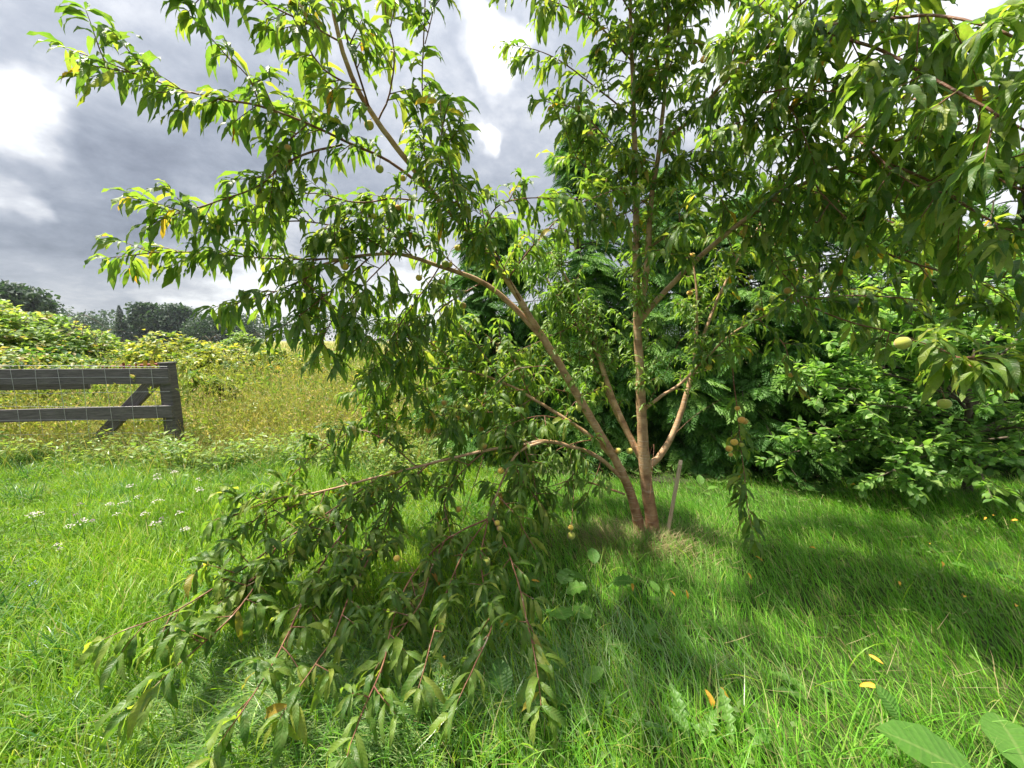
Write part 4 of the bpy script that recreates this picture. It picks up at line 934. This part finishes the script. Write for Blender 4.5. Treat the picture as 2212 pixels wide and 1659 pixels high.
leafy([(1190, 545, 3.6), (1130, 560, 3.55), (1080, 600, 3.5)], .004, 14, (.1, .22), 0, sprout=True)
# foliage behind the left limbs
for q in [[(1250, 700, 3.5), (1180, 730, 3.6), (1110, 760, 3.6)], [(1268, 750, 3.5), (1200, 790, 3.6), (1120, 820, 3.6), (1050, 850, 3.55)], [(1090, 830, 3.05), (1040, 880, 3.0), (980, 930, 2.95)],
          [(1150, 862, 3.0), (1090, 890, 2.9), (1010, 890, 2.85), (930, 900, 2.8)], [(1220, 905, 2.95), (1160, 900, 2.8), (1090, 920, 2.7)], [(1000, 800, 3.1), (920, 840, 3.0), (850, 870, 2.9), (790, 900, 2.8)],
          [(1090, 830, 3.05), (1040, 760, 3.1), (990, 700, 3.1)], [(1150, 862, 3.0), (1110, 780, 3.1), (1060, 730, 3.15)], [(900, 795, 3.1), (850, 830, 3.0), (800, 840, 2.95)]]:
    leafy(q, .005, 13, (.12, .27), .05)
gr.along(Nb, 11, (.1, .24), t0=.45)
# low branches that reach the ground
gr.along(Lb, 11, (.08, .18), t0=.6, updir=-.2); gr.along(Lb, 4, (.08, .16), t0=.1, t1=.6, updir=-.6); gr.along(Mb, 9, (.08, .2), t0=.2)
leafy([(900, 1008, 2.48), (830, 950, 2.5), (770, 930, 2.5), (690, 975, 2.45), (640, 1020, 2.4)], .005, 16.2, (.10, .22), .1, lo=.09, hi=.155)
leafy([(930, 1000, 2.5), (860, 1060, 2.35), (760, 1120, 2.2), (650, 1180, 2.05), (570, 1235, 1.95)], .006, 17.4, (.10, .22), .1, lo=.09, hi=.155)
leafy([(820, 1030, 2.4), (720, 1100, 2.2), (600, 1175, 2.0), (470, 1265, 1.8), (380, 1320, 1.72), (300, 1350, 1.68)], .006, 12.8, (.08, .17), .15, scale=1.05)
leafy([(760, 1120, 2.2), (690, 1230, 2.0), (640, 1330, 1.8), (600, 1420, 1.62), (535, 1520, 1.46)], .006, 12.8, (.07, .15), .15, lo=.09, hi=.155)
leafy([(700, 1062, 2.3), (620, 1100, 2.2), (560, 1130, 2.12)], .004, 12.8, (.07, .16), .1, lo=.09, hi=.155)
leafy([(860, 1060, 2.35), (820, 1160, 2.15), (760, 1230, 2.0), (700, 1290, 1.9)], .005, 16.2, (.09, .2), .1, lo=.09, hi=.155)
leafy([(1055, 1120, 2.35), (960, 1170, 2.2), (890, 1250, 2.02), (850, 1340, 1.84), (825, 1440, 1.64), (785, 1530, 1.47)], .006, 11.6, (.07, .16), .15, lo=.09, hi=.155)
leafy([(1055, 1120, 2.35), (1040, 1200, 2.15), (1050, 1280, 1.98), (1065, 1350, 1.82), (1030, 1430, 1.66)], .005, 10.4, (.06, .14), .1, lo=.09, hi=.155)
leafy([(1060, 1112, 2.36), (1095, 1180, 2.2), (1122, 1260, 2.03), (1140, 1340, 1.85), (1160, 1418, 1.69)], .005, 8.5, (.05, .12), .1, fwd=.9)
leafy([(1075, 1070, 2.42), (1110, 1110, 2.35), (1130, 1150, 2.28)], .004, 11.6, (.07, .15), .1, lo=.09, hi=.155)
leafy([(960, 1170, 2.2), (930, 1230, 2.08), (910, 1300, 1.95), (860, 1370, 1.8)], .005, 12.8, (.07, .15), .1, lo=.09, hi=.155)
leafy([(600, 1175, 2.0), (540, 1280, 1.82), (470, 1360, 1.68), (400, 1420, 1.58)], .005, 11.3, (.06, .14), .2)
leafy([(1050, 972, 2.58), (990, 1030, 2.5), (960, 1090, 2.4), (970, 1140, 2.3)], .005, 12.8, (.08, .2), .1, lo=.09, hi=.155)
leafy([(1130, 960, 2.65), (1150, 1020, 2.6), (1160, 1070, 2.55)], .004, 12.8, (.08, .18), .1, lo=.09, hi=.155)
leafy([(1190, 1050, 2.8), (1150, 1060, 2.72), (1110, 1060, 2.65)], .003, 13.9, (.08, .16), .0, sprout=True)
leafy([(650, 1180, 2.05), (590, 1230, 1.95), (520, 1270, 1.87)], .004, 12.8, (.07, .15), .1, lo=.09, hi=.155)
branch([(1232, 975, 2.76), (1238, 1060, 2.72), (1236, 1130, 2.70)], (.003, .002), 5, mat='twig')
branch([(1045, 985, 2.55), (1020, 1060, 2.5), (1000, 1130, 2.45)], (.003, .002), 5, mat='twig')
for q in [[(880, 1012, 2.47), (840, 1090, 2.33), (790, 1180, 2.17), (740, 1290, 1.98)], [(1055, 1120, 2.35), (1000, 1200, 2.15), (960, 1290, 1.96), (930, 1390, 1.76)], [(820, 1160, 2.15), (760, 1280, 1.92), (720, 1380, 1.74), (660, 1470, 1.58)],
          [(600, 1080, 2.2), (520, 1150, 2.07), (450, 1210, 1.96)]]:
    leafy(q, .005, 9, (.06, .14), .15, lo=.085, hi=.15)
for q in [[(1285, 950, 2.92), (1230, 960, 2.8), (1170, 990, 2.7), (1120, 1040, 2.6)], [(1220, 905, 2.95), (1180, 960, 2.9), (1150, 1010, 2.85), (1100, 1060, 2.8)], [(1270, 975, 2.82), (1250, 1010, 2.8), (1215, 1050, 2.75)], [(1150, 862, 3.0), (1190, 840, 3.1), (1240, 850, 3.2)],
          [(1220, 905, 2.95), (1240, 870, 3.0), (1270, 850, 3.05)], [(1110, 1000, 2.52), (1130, 1040, 2.5), (1160, 1080, 2.48)], [(1300, 985, 2.88), (1290, 1020, 2.86), (1270, 1060, 2.82)]]:
    leafy(q, .004, 12, (.07, .18), .05, lo=.08, hi=.14, sprout=True)
for q in [[(1540, 215, 2.55), (1600, 250, 2.4), (1660, 260, 2.3), (1720, 280, 2.2)], [(1740, 365, 2.4), (1700, 300, 2.3), (1640, 260, 2.25), (1590, 270, 2.2)], [(1650, 110, 2.3), (1680, 190, 2.2), (1720, 250, 2.1), (1750, 310, 2.05)], [(1470, 340, 2.8), (1530, 310, 2.75), (1600, 330, 2.7), (1650, 370, 2.65)]]:
    leafy(q, .005, 12, (.10, .24), .05)
# twigs without leaves
for q in ([(1180, 790, 2.8), (1110, 800, 2.75), (1050, 850, 2.7)], [(1400, 870, 2.98), (1440, 800, 2.9), (1470, 730, 2.85)], [(1450, 945, 3.05), (1500, 900, 3.0), (1560, 860, 2.95)], [(1395, 1010, 2.98), (1412, 960, 2.9), (1404, 1080, 2.9)]):
    branch(q, (.003, .0015), 4, mat='twig')
# twig mesh
tw = gr.tw
o = link('twig_growth', mesh_np('twig_growth', np.vstack(tw.V) - base_v, np.vstack(tw.F)), M['twig'], peach); o['kind'] = 'stuff'
BENDS = [.2, .55, .9, 1.25, 1.6, 2.0]
PT = []
for b in BENDS:
    for j in range(3): PT.append(leaf_template([.165, .20, .235][j], b, [.30, .15, .42][j], [.022, .042, .030][j], 6, [.40, .45, .36][j], ph=j * 1.7))
# keep the trunk area clear: drop a few leaves that hide the bare lower limbs
place(PT, BENDS, gr.lv, 'leaf', M['peach_leaf'], peach, 'foliage', 300)
place(PT, BENDS, gr.sprout, 'sprout_leaf', M['sprout_leaf'], peach, 'sprout_foliage', 0)
print('peach leaves', len(gr.lv.p), len(gr.sprout.p))

# fruit
def peach_mesh():
    V, Fs = [], []; ns, nr = 14, 9
    for i in range(nr + 1):
        th = math.pi * i / nr
        for j in range(ns):
            ph = 2 * math.pi * j / ns; r = 1 - .10 * math.exp(-(min(ph, 2 * math.pi - ph) / .35) ** 2) * math.sin(th)
            z = math.cos(th) * (.95 - .16 * math.exp(-(th / .45) ** 2)) - .04 * math.exp(-((math.pi - th) / .3) ** 2)
            V.append((r * math.sin(th) * math.cos(ph), r * math.sin(th) * math.sin(ph), z))
    for i in range(nr):
        for j in range(ns): Fs.append((i * ns + j, (i + 1) * ns + j, (i + 1) * ns + (j + 1) % ns, i * ns + (j + 1) % ns))
    return mesh_np('peach', np.array(V), np.array(Fs))
PM = peach_mesh(); PM.materials.append(M['peach'])
allp = np.vstack(skel); rel = allp - CP; dpt = rel @ FW
apx = np.stack([rel[:, 0] / dpt * 833 + 1106, 829.5 - (rel @ UP) / dpt * 833], 1)
spots = [(1605, 277), (1628, 275), (1620, 253), (1675, 228), (1694, 150), (1547, 297), (1500, 133), (1520, 128), (1470, 250), (1457, 152), (1476, 125), (1408, 158), (1359, 109), (1326, 76), (1438, 326), (1408, 307), (1247, 234), (1275, 291),
         (1865, 343), (1696, 381), (1604, 503), (1495, 552), (1582, 577), (1702, 628), (1623, 599), (1490, 633), (1502, 662), (1635, 664), (1531, 793), (1593, 882), (1602, 907), (1609, 910), (1586, 955), (1575, 969), (1578, 982), (1602, 961),
         (1335, 974), (1360, 974), (1250, 881), (1229, 777), (1045, 963), (1082, 1017), (1039, 927), (1031, 890), (1074, 1130), (1080, 1142), (1049, 1213), (1233, 1140), (1234, 1157), (832, 898), (711, 929), (932, 826), (848, 1050), (798, 1053),
         (743, 1077), (851, 1171), (795, 1194), (857, 1206), (925, 930), (986, 902), (974, 946), (622, 320), (797, 270), (870, 385), (808, 467), (820, 365), (988, 535), (998, 533), (962, 570), (972, 572), (745, 575), (950, 640), (884, 470),
         (1708, 810), (1790, 590), (1340, 240), (1395, 90), (1390, 350), (955, 610), (905, 600), (1000, 660), (930, 690), (875, 640), (860, 450), (1850, 550), (1560, 240), (1130, 1075), (990, 1100), (1010, 880), (960, 870)]
pst = Acc()
for (px, py) in spots:
    dd = np.hypot(*(apx - np.array([px, py])).T); j = int(dd.argmin()); Yb = allp[j][1]
    pos = P(px, py, Yb - .02); r = random.uniform(.017, .027)
    if pos[2] < r: continue
    o = bpy.data.objects.new('peach', PM); C.objects.link(o); o.parent = peach; o.location = tuple(pos - base_v)
    o.rotation_euler = (random.uniform(-.4, .4), random.uniform(-.4, .4), random.uniform(0, 6.28)); o.scale = (r, r, r)
    a = allp[j]
    top = pos + np.array([0, 0, r * .8])
    midp = (a + top) / 2 + np.array([0, 0, .02]); pst.add(*tube(np.array([a, midp, top]), [.0022, .0018, .002], 4))
for (px, py, Y, r) in [(1950, 741, 1.55, .027), (2040, 872, 1.75, .025)]:
    pos = P(px, py, Y); o = bpy.data.objects.new('peach', PM); C.objects.link(o); o.parent = peach; o.location = tuple(pos - base_v); o.scale = (r, r, r); o.rotation_euler = (.3, .2, 2.0)
    j = int(np.linalg.norm(allp - pos, axis=1).argmin()); a = allp[j]; pst.add(*tube(np.array([a, (a + pos) / 2 + [0, 0, .02], pos + [0, 0, r * .8]]), [.0022, .0018, .002], 4))
o = link('fruit_stalk', mesh_np('fruit_stalk', np.vstack(pst.V) - base_v, np.vstack(pst.F)), M['twig'], peach); o['kind'] = 'stuff'

# ------------------------------------------------------------------ stake beside the trunk
def stake():
    b = G(1441, 1156); top = P(1470, 998, b[1] - .03)
    t = empty('wooden_stake', (b[0], b[1], 0), 'thin grey brown wooden stake leaning right beside the peach trunk', 'stake')
    v = top - np.array([b[0], b[1], 0]); L = np.linalg.norm(v)
    bm = box(0, 0, L / 2 - .05, .046, .028, L + .1, .004)
    for vv in bm.verts:
        if vv.co.z > L * .9: vv.co.z += .012 * (1 if vv.co.x > 0 else -1)
        vv.co.x += .004 * math.sin(vv.co.z * 7)
    o = bm_obj('shaft', bm, M['stake_wood'], t); o.rotation_euler = Vector(v).to_track_quat('Z', 'Y').to_euler()
    V, Fq = tube(np.array([(.0235, 0, L * .72), (.025, 0, L * .80), (.025, .003, L * .86)]), [.004, .005, .003], 5)
    link('knot', mesh_np('knot', V, Fq), M['stake_wood'], o)
stake()

# ------------------------------------------------------------------ apple tree at the right
def apple():
    b = G(2087, 1062); bx, by = float(b[0]), float(b[1]); b0 = np.array([bx, by, 0])
    t = empty('apple_tree', (bx, by, 0), 'bushy apple tree with broad pale backed leaves at the right edge', 'apple tree')
    g = Grower()
    def br(pts, r, name='branch', sides=7):
        pp, rr = catmull(np.array(pts, float), r, .05); V, Fq = tube(pp - b0, rr, sides, .02); link(name, mesh_np(name, V, Fq), M['grey_bark'], t); return pp
    br([(bx, by, -.05), (bx + .02, by, .35), (bx - .02, by + .05, .8), (bx + .03, by + .1, 1.5), (bx, by + .1, 2.3), (bx, by + .1, 2.9)], [.045, .036, .032, .025, .016, .005], 'trunk', 9)
    limbs = [(-1.7, -.05, .45, .62), (-1.45, -.25, .55, .95), (-1.1, -.45, .5, .55), (-.8, .1, .8, 1.35), (-1.35, .1, .9, 1.6), (-.5, -.55, .7, 1.1), (.4, -.6, .5, .55), (.9, -.4, .6, 1.0), (1.2, -.1, .8, 1.5), (.2, -.5, 1.0, 1.6),
             (-1.0, .2, 1.2, 2.1), (-.4, .0, 1.5, 2.5), (.5, -.1, 1.4, 2.3), (1.0, .1, 1.1, 2.0), (-1.6, .2, .9, 1.25), (-.2, -.5, .45, .45), (.7, -.55, .9, 1.4), (-1.75, -.1, .7, 1.1), (-1.2, -.3, 1.1, 1.75), (1.5, -.3, .6, .8), (-.7, -.45, 1.2, 1.9), (.0, -.35, 1.5, 2.3), (-.6, -.6, .35, .35), (-1.3, -.45, .3, .35), (.35, -.75, .4, .4), (.8, -.65, .35, .35), (-.15, -.7, .5, .75), (-.9, -.3, .3, .3), (1.2, -.5, .4, .5), (-1.9, .0, .5, .4)]
    for dx, dy, z0, z1 in limbs:
        e = np.array([bx + dx, by + dy, z1]); s = np.array([bx, by + .05, z0]); m = (s + e) / 2 + np.array([0, 0, .12])
        pp = br([s, m, e], [.016, .010, .004])
        g.along(pp, 17, (.14, .34), t0=.3, scale=1.0, droop=.35, updir=.25, grav=.5, spacing=.024, lo=.065, hi=.115)
        g.twig(pp[-1], pp[-1] - pp[-5], .25, grav=.5, droop=.35, spacing=.022, lo=.065, hi=.115)
    o = link('twig_growth', mesh_np('twig_growth', np.vstack(g.tw.V) - b0, np.vstack(g.tw.F)), M['grey_bark'], t); o['kind'] = 'stuff'
    bends = [.1, .35, .6, .9]; T = []
    for bb in bends:
        for j in range(3): T.append(leaf_template([.50, .56, .62][j], bb, [.22, .1, .3][j], [.02, .03, .015][j], 4, [.45, .5, .4][j], ph=j, sharp=.8))
    place(T, bends, g.lv, 'leaf', M['apple_leaf'], t, 'foliage', 300)
    print('apple leaves', len(g.lv.p))
apple()

# ------------------------------------------------------------------ broad-leaved weeds
WT = [leaf_template(.95, .5, .06, .06, 9, .36, sharp=.5), leaf_template(.85, .8, .08, .07, 9, .38, ph=2, sharp=.5), leaf_template(.66, .5, .14, .018, 9, .46, ph=1, sharp=.8)]
DT = []
for j in range(3):   # toothed, dandelion-like
    V, Fx, L = leaf_template(.30, [.5, .9, 1.2][j], .25, .01, 11, .62, ph=j); V = V.copy()
    w = np.abs(L[:, 0]) > .5; st = np.round(L[:, 1] * 12).astype(int); V[w, 0] *= np.where(st[w] % 2 == 0, .45, 1.15); DT.append((V, Fx, L))
WM = []
for i, (V, Fx, L) in enumerate(WT + DT):
    L = L.copy(); L[:, 2] = rng.random(); me = mesh_np('leaf', V, Fx, L); me.materials.append(M['weed_leaf']); WM.append(me)
def weed(name, label, cat, px, py, leaves, ground=True, group=None):
    """leaves: (template, azimuth deg from +x, elevation deg, stalk length, leaf length)"""
    g = G(px, py); t = empty(name, (g[0], g[1], float(gz(g[0], g[1]))), label, cat, group)
    for (ti, az, el, sl, ll) in leaves:
        sl, ll = (sl + .05, ll * (.95 if ti > 2 else 1.2)) if py > 1220 else (sl + .02, ll * 1.1)
        az, el = R(az), R(el); d = np.array([math.cos(az) * math.cos(el), math.sin(az) * math.cos(el), math.sin(el)])
        if sl > .02:
            pts = np.array([d * 0, d * sl * .5 + [0, 0, .01], d * sl]); V, Fq = tube(pts, [.004, .0035, .003], 5); link('leaf_stalk', mesh_np('leaf_stalk', V, Fq), M['weed_leaf'], t)
        f = nrm(d * [1, 1, .55]); n = nrm(np.array([0, 0, 1.]) - f * f[2]); s = np.cross(f, n)
        o = bpy.data.objects.new('leaf', WM[ti]); C.objects.link(o); o.parent = t
        m = np.eye(4); m[:3, :3] = np.stack([s, f, n], 1) * ll; m[:3, 3] = d * sl * .98; o.matrix_local = Matrix(m.tolist())
weed('burdock_plant', 'burdock with big round leaves in the grass below the trunk', 'weed', 1190, 1320, [(0, 280, 50, .12, .13), (1, 170, 52, .13, .13), (0, 120, 40, .11, .12), (0, 320, 40, .11, .12), (1, 50, 55, .13, .11), (0, 220, 35, .09, .11), (1, 0, 60, .12, .11)])
weed('burdock_plant', 'smaller pale burdock right of the round leaved burdock', 'weed', 1290, 1275, [(2, 200, 55, .10, .11), (0, 330, 50, .10, .11), (2, 90, 60, .12, .10)])
weed('burdock_plant', 'burdock with one large leaf cut by the bottom right corner', 'weed', 2290, 1850, [(2, 150, 45, .16, .25), (2, 60, 40, .14, .2), (1, 260, 40, .12, .18)])
weed('dock_plant', 'single notched pale leaf standing left of the bottom right corner leaf', 'weed', 1965, 1610, [(2, 110, 70, .05, .10), (5, 200, 40, .03, .10)])
weed('dandelion_plant', 'rosette of bright toothed leaves at the bottom edge right of centre', 'weed', 1500, 1640, [(3, 95, 60, .02, .20), (4, 150, 50, .02, .17), (3, 40, 48, .02, .18), (5, 210, 35, .02, .16), (4, 330, 30, .02, .17), (5, 120, 75, .02, .15)])
weed('dandelion_plant', 'toothed leaf clump at the bottom edge right of the bright rosette', 'weed', 1590, 1650, [(3, 80, 62, .02, .19), (4, 20, 50, .02, .15), (5, 140, 50, .02, .16)])
weed('dandelion_plant', 'toothed leaves leaning in the right lawn above the corner leaf', 'weed', 1790, 1540, [(4, 120, 35, .02, .20), (5, 60, 40, .02, .15), (3, 160, 40, .02, .16)])
weed('dandelion_plant', 'small toothed leaf patch left of the pair of orange leaves', 'weed', 1435, 1300, [(2, 120, 60, .03, .07), (3, 60, 50, .02, .10), (2, 200, 50, .03, .06)])
weed('broadleaf_weed', 'broad pale triangular leaf lying between the low peach shoots', 'weed', 545, 1465, [(2, 190, 35, .05, .16), (2, 60, 30, .04, .10)])
weed('broadleaf_weed', 'clump of wide leaves under the longest hanging peach shoot', 'weed', 1090, 1560, [(2, 100, 60, .05, .13), (1, 30, 45, .05, .12), (2, 170, 45, .05, .12), (2, 250, 40, .04, .11)])
weed('broadleaf_weed', 'wide weed leaves at the bottom edge left of centre', 'weed', 850, 1640, [(2, 100, 55, .04, .12), (2, 170, 45, .04, .11), (1, 40, 40, .04, .12)])
weed('broadleaf_weed', 'leafy weed in the shade between the burdock and the bottom edge', 'weed', 1230, 1500, [(2, 110, 60, .05, .11), (2, 20, 50, .05, .10), (1, 190, 50, .05, .09), (2, 280, 45, .04, .10), (0, 240, 55, .06, .08)])
weed('broadleaf_weed', 'narrow leaved weed at the bottom edge left of the bright rosette', 'weed', 1330, 1600, [(5, 100, 65, .04, .14), (5, 30, 50, .04, .13), (4, 160, 50, .03, .13), (5, 250, 40, .03, .11)])
weed('broadleaf_weed', 'small leafy weed among the grass below the pale burdock', 'weed', 1375, 1400, [(2, 90, 55, .03, .07), (2, 200, 45, .03, .07), (2, 330, 45, .03, .07), (0, 20, 60, .05, .06)])
weed('milkweed_seedling', 'young upright seedling in front of the dark hedge right of the stake', 'seedling', 1515, 1062, [(2, 180, 45, .07, .10), (2, 0, 45, .07, .10), (2, 80, 75, .08, .11), (2, 270, 40, .06, .09)])
weed('seedling', 'small green seedling in the lit lawn below the hedge shade', 'seedling', 1722, 1082, [(2, 180, 35, .04, .07), (2, 20, 35, .04, .07), (2, 270, 45, .04, .06)])
weed('seedling', 'little seedling right of the lawn centre in the lit strip', 'seedling', 1868, 1100, [(2, 170, 30, .03, .08), (2, 10, 30, .03, .08), (2, 260, 40, .03, .06)])
weed('seedling', 'leafy seedling against the hedge foot left of the apple trunk', 'seedling', 1905, 1052, [(2, 150, 50, .06, .08), (2, 20, 40, .06, .09), (2, 270, 40, .05, .08), (2, 90, 60, .06, .08)])
weed('seedling', 'round leaved seedling in the shade at the right below the lit strip', 'seedling', 2000, 1195, [(0, 170, 30, .03, .06), (0, 10, 30, .03, .06), (0, 260, 40, .03, .05)])
weed('seedling', 'glossy seedling in the dark shade near the right edge', 'seedling', 2130, 1245, [(2, 160, 35, .04, .09), (2, 20, 35, .04, .09), (2, 270, 45, .04, .07)])

# ------------------------------------------------------------------ flowers
def blob_flower(t, at, r, n, mat, name='flower_head', dome=.35):
    d = nrm(rng.normal(0, 1, (n, 3))); rr = r * np.sqrt(rng.random(n)); a = rng.uniform(0, 6.28, n)
    p = np.array(at) + np.stack([rr * np.cos(a), rr * np.sin(a), dome * r * (1 - (rr / r) ** 2) + rng.normal(0, .05 * r, n)], 1)
    ang = rng.uniform(0, 6.28, n); f = np.stack([np.cos(ang), np.sin(ang), rng.normal(0, .3, n)], 1); l = rng.uniform(.25, .45, n) * r
    acc = Acc(); acc.add(*small_leaf(p, f, np.stack([rng.normal(0, .4, n), rng.normal(0, .4, n), np.ones(n)], 1), l, l * .8, rng.random(n)))
    return link(name, acc.mesh(name, False), M[mat], t)
def flower(name, label, cat, px, py, h, r, mat, group, n=26, dome=.35, extra=0, Y=None):
    top = P(px, py, Y) if Y else G(px, py, h); x, y = float(top[0]), float(top[1]); h = float(top[2])
    t = empty(name, (x, y, 0), label, cat, group)
    pts = np.array([(.02 * random.uniform(-1, 1), .02, 0), (.01, .0, h * .5), (0, 0, h)]); V, Fq = tube(pts, [.0028, .0024, .002], 4); link('stem', mesh_np('stem', V, Fq), M['weed_leaf'], t)
    blob_flower(t, (0, 0, h), r, n, mat, dome=dome)
    for e in range(extra):
        q = (random.uniform(-2, 2) * r, random.uniform(-2, 2) * r, h - random.uniform(0, r)); V, Fq = tube(np.array([(0.01, 0, h * .5), np.array(q) * [.6, .6, .8], q]), [.002, .0018, .0015], 4); link('stem', mesh_np('stem', V, Fq), M['weed_leaf'], t)
        blob_flower(t, q, r * random.uniform(.7, 1), n, mat, dome=dome)
YG = 'white yarrow flowers in the left grass'
for px, py, lb in [(253, 1112, 'largest white yarrow heads, left of the middle of the flower patch'), (314, 1111, 'round white yarrow head in the middle of the flower patch'), (341, 1084, 'white yarrow above the middle of the flower patch'),
                   (335, 1133, 'creamy yarrow just below the round white head'), (237, 1092, 'cream yarrow behind the largest yarrow'), (176, 1128, 'yarrow beside the purple clover at the left'), (284, 1051, 'pinkish white yarrow at the back of the flower patch'),
                   (388, 1110, 'small yarrow right of the round white head'), (400, 1143, 'small yarrow at the lower right of the patch'), (125, 1179, 'lone pale yarrow low at the left'), (339, 1028, 'yarrow nearest the fence post foot'), (377, 1022, 'yarrow right of the one by the post foot'),
                   (428, 1037, 'cream yarrow at the right end by the meadow edge'), (431, 1057, 'cream yarrow below the one at the meadow edge'), (69, 1112, 'pale yarrow near the left edge'), (298, 1075, 'thin yarrow between the back and middle of the patch')]:
    flower('yarrow_flower', lb, 'flower', px, py, random.uniform(.18, .26), random.uniform(.022, .036), 'white_petal', YG, dome=.7, extra=random.randint(0, 1))
for px, py, lb in [(173, 1090, 'upper purple clover at the left of the yarrow'), (165, 1113, 'purple clover just below the upper one'), (200, 1126, 'purple clover touching the left yarrow'), (349, 1122, 'purple clover right of the round white yarrow')]:
    flower('clover_flower', lb, 'flower', px, py, .2, .016, 'purple_petal', 'purple clover in the left grass', dome=1.1)
flower('chicory_flower', 'single pale blue flower in the bright grass near the left edge', 'flower', 75, 1260, .16, .022, 'blue_petal', None, 14)
for i, (px, py, lb) in enumerate([(537, 909, 'blue chicory highest at the left of the group'), (558, 905, 'blue chicory highest at the right of the upper pair'), (582, 925, 'blue chicory in the middle of the group'), (592, 929, 'blue chicory furthest right'), (573, 943, 'blue chicory below the middle of the group'), (540, 955, 'blue chicory lowest at the left')]):
    flower('chicory_flower', lb, 'flower', px, py, .5, .02, 'blue_petal', 'blue chicory at the meadow front', 12, Y=5.25)
for px, py, Y, r, lb in [(590, 794, 8.4, .12, 'yellow goldenrod clump in the middle of the meadow'), (702, 800, 8.2, .10, 'yellow goldenrod close to the drooping peach leaves'), (778, 816, 6.4, .09, 'orange yellow goldenrod furthest right under the peach leaves'), (640, 815, 7.6, .07, 'small goldenrod between the two yellow clumps')]:
    flower('goldenrod_plant', lb, 'wildflower', px, py, 1, r, 'gold_petal', 'goldenrod in the meadow', 60, dome=1.0, extra=3, Y=Y)

# ------------------------------------------------------------------ fallen leaves
FL = leaf_template(.26, .7, .5, .03, 5, .42); FL2 = leaf_template(.32, 1.3, .7, .04, 5, .42, ph=2)
FM = []
for V, Fx, L in (FL, FL2):
    me = mesh_np('fallen_leaf', V, Fx, L); me.materials.append(M['fallen']); FM.append(me)
fl = [(1539, 1508, 'orange leaf standing upright, left of a pair in the foreground lawn', 80, 1), (1570, 1500, 'orange leaf standing upright, right of a pair in the foreground lawn', 80, 1), (1486, 1280, 'long yellow leaf standing upright in the lawn below the stake', 85, 0),
      (1452, 1278, 'dull orange leaf left of the upright yellow leaf', 20, 0), (1755, 1181, 'forked orange leaf in the lawn right of the hanging shoot', 15, 1), (1943, 1257, 'bright orange leaf at the edge of the right shade', 20, 0), (2084, 1285, 'orange leaf in the right shade below the glossy seedling', 20, 1),
      (2196, 1306, 'yellow leaf at the right edge of the lawn', 10, 0), (2129, 1118, 'large yellow leaf in the lit strip at the right', 5, 0), (2147, 1112, 'yellow leaf just behind the large one in the lit strip', 5, 0), (2194, 1122, 'yellow leaf in the lit strip at the right edge', 15, 1),
      (2007, 1172, 'pale brown leaf at the top of the right shade', 5, 0), (2037, 1214, 'yellow leaf beside the round leaved seedling', 15, 1), (1882, 1479, 'small orange leaf right of the foreground pair', 15, 1), (1889, 1420, 'small orange leaf above the one right of the pair', 10, 0),
      (1619, 1241, 'faded orange leaf right of the upright yellow leaf', 10, 0), (1639, 1204, 'thin orange leaf in the lit lawn right of the trunk', 5, 0), (1931, 1050, 'tan leaf at the hedge foot beside the leafy seedling', 30, 1), (957, 1424, 'orange leaf in the shade between two low peach shoots', 5, 0),
      (1366, 1262, 'orange leaf right of the pale burdock', 20, 1), (1088, 1344, 'orange leaf left of the longest hanging shoot', 10, 1), (1155, 1253, 'orange leaf at the burdock foot', 10, 0), (668, 1450, 'yellow orange leaf on the pale flattened grass', 30, 1), (590, 1212, 'upright orange leaf among the low left peach shoots', 80, 0), (1845, 1045, 'small tan leaf in the lit grass before the hedge', 20, 0)]
for i, (px, py, lb, el, ti) in enumerate(fl):
    z = .10 if el < 60 else .09
    g = G(px, py + (8 if el > 60 else 0), z); o = bpy.data.objects.new('fallen_leaf', FM[ti]); C.objects.link(o)
    az = random.uniform(0, 6.28); f = np.array([math.cos(az) * math.cos(R(el)), math.sin(az) * math.cos(R(el)), math.sin(R(el))])
    up = np.array([random.gauss(0, .2), -.5, 1.0]) if el < 60 else np.array([0.2, -1., .1]); n = nrm(up - f * f.dot(up)); s = np.cross(f, n)
    ll = random.uniform(.05, .07); m = np.eye(4); m[:3, :3] = np.stack([s, f, n], 1) * ll; m[:3, 3] = g - f * ll * .4; o.matrix_world = Matrix(m.tolist())
    tag(o, lb, 'fallen leaf', 'fallen yellow leaves on the lawn')
tris = sum(len(o.data.polygons) * (1 if len(o.data.polygons) and o.data.polygons[0].loop_total == 3 else 2) for o in sc.objects if o.type == 'MESH')
print('triangles about', tris)

# ------------------------------------------------------------------ the air
def haze():
    m = bpy.data.materials.new('haze'); m.use_nodes = True; N = NT(m.node_tree)
    v = N.n('ShaderNodeVolumePrincipled', ins={'Color': (0.80, 0.88, 1.0, 1), 'Density': 0.00018, 'Anisotropy': 0.2})
    N.n('ShaderNodeOutputMaterial', ins={'Volume': v.outputs[0]})
    o = bm_obj('haze', box(0, 290, 22, 1300, 660, 48), m); tag(o, 'thin pale haze in the air over the field', 'haze', kind='stuff')
haze()
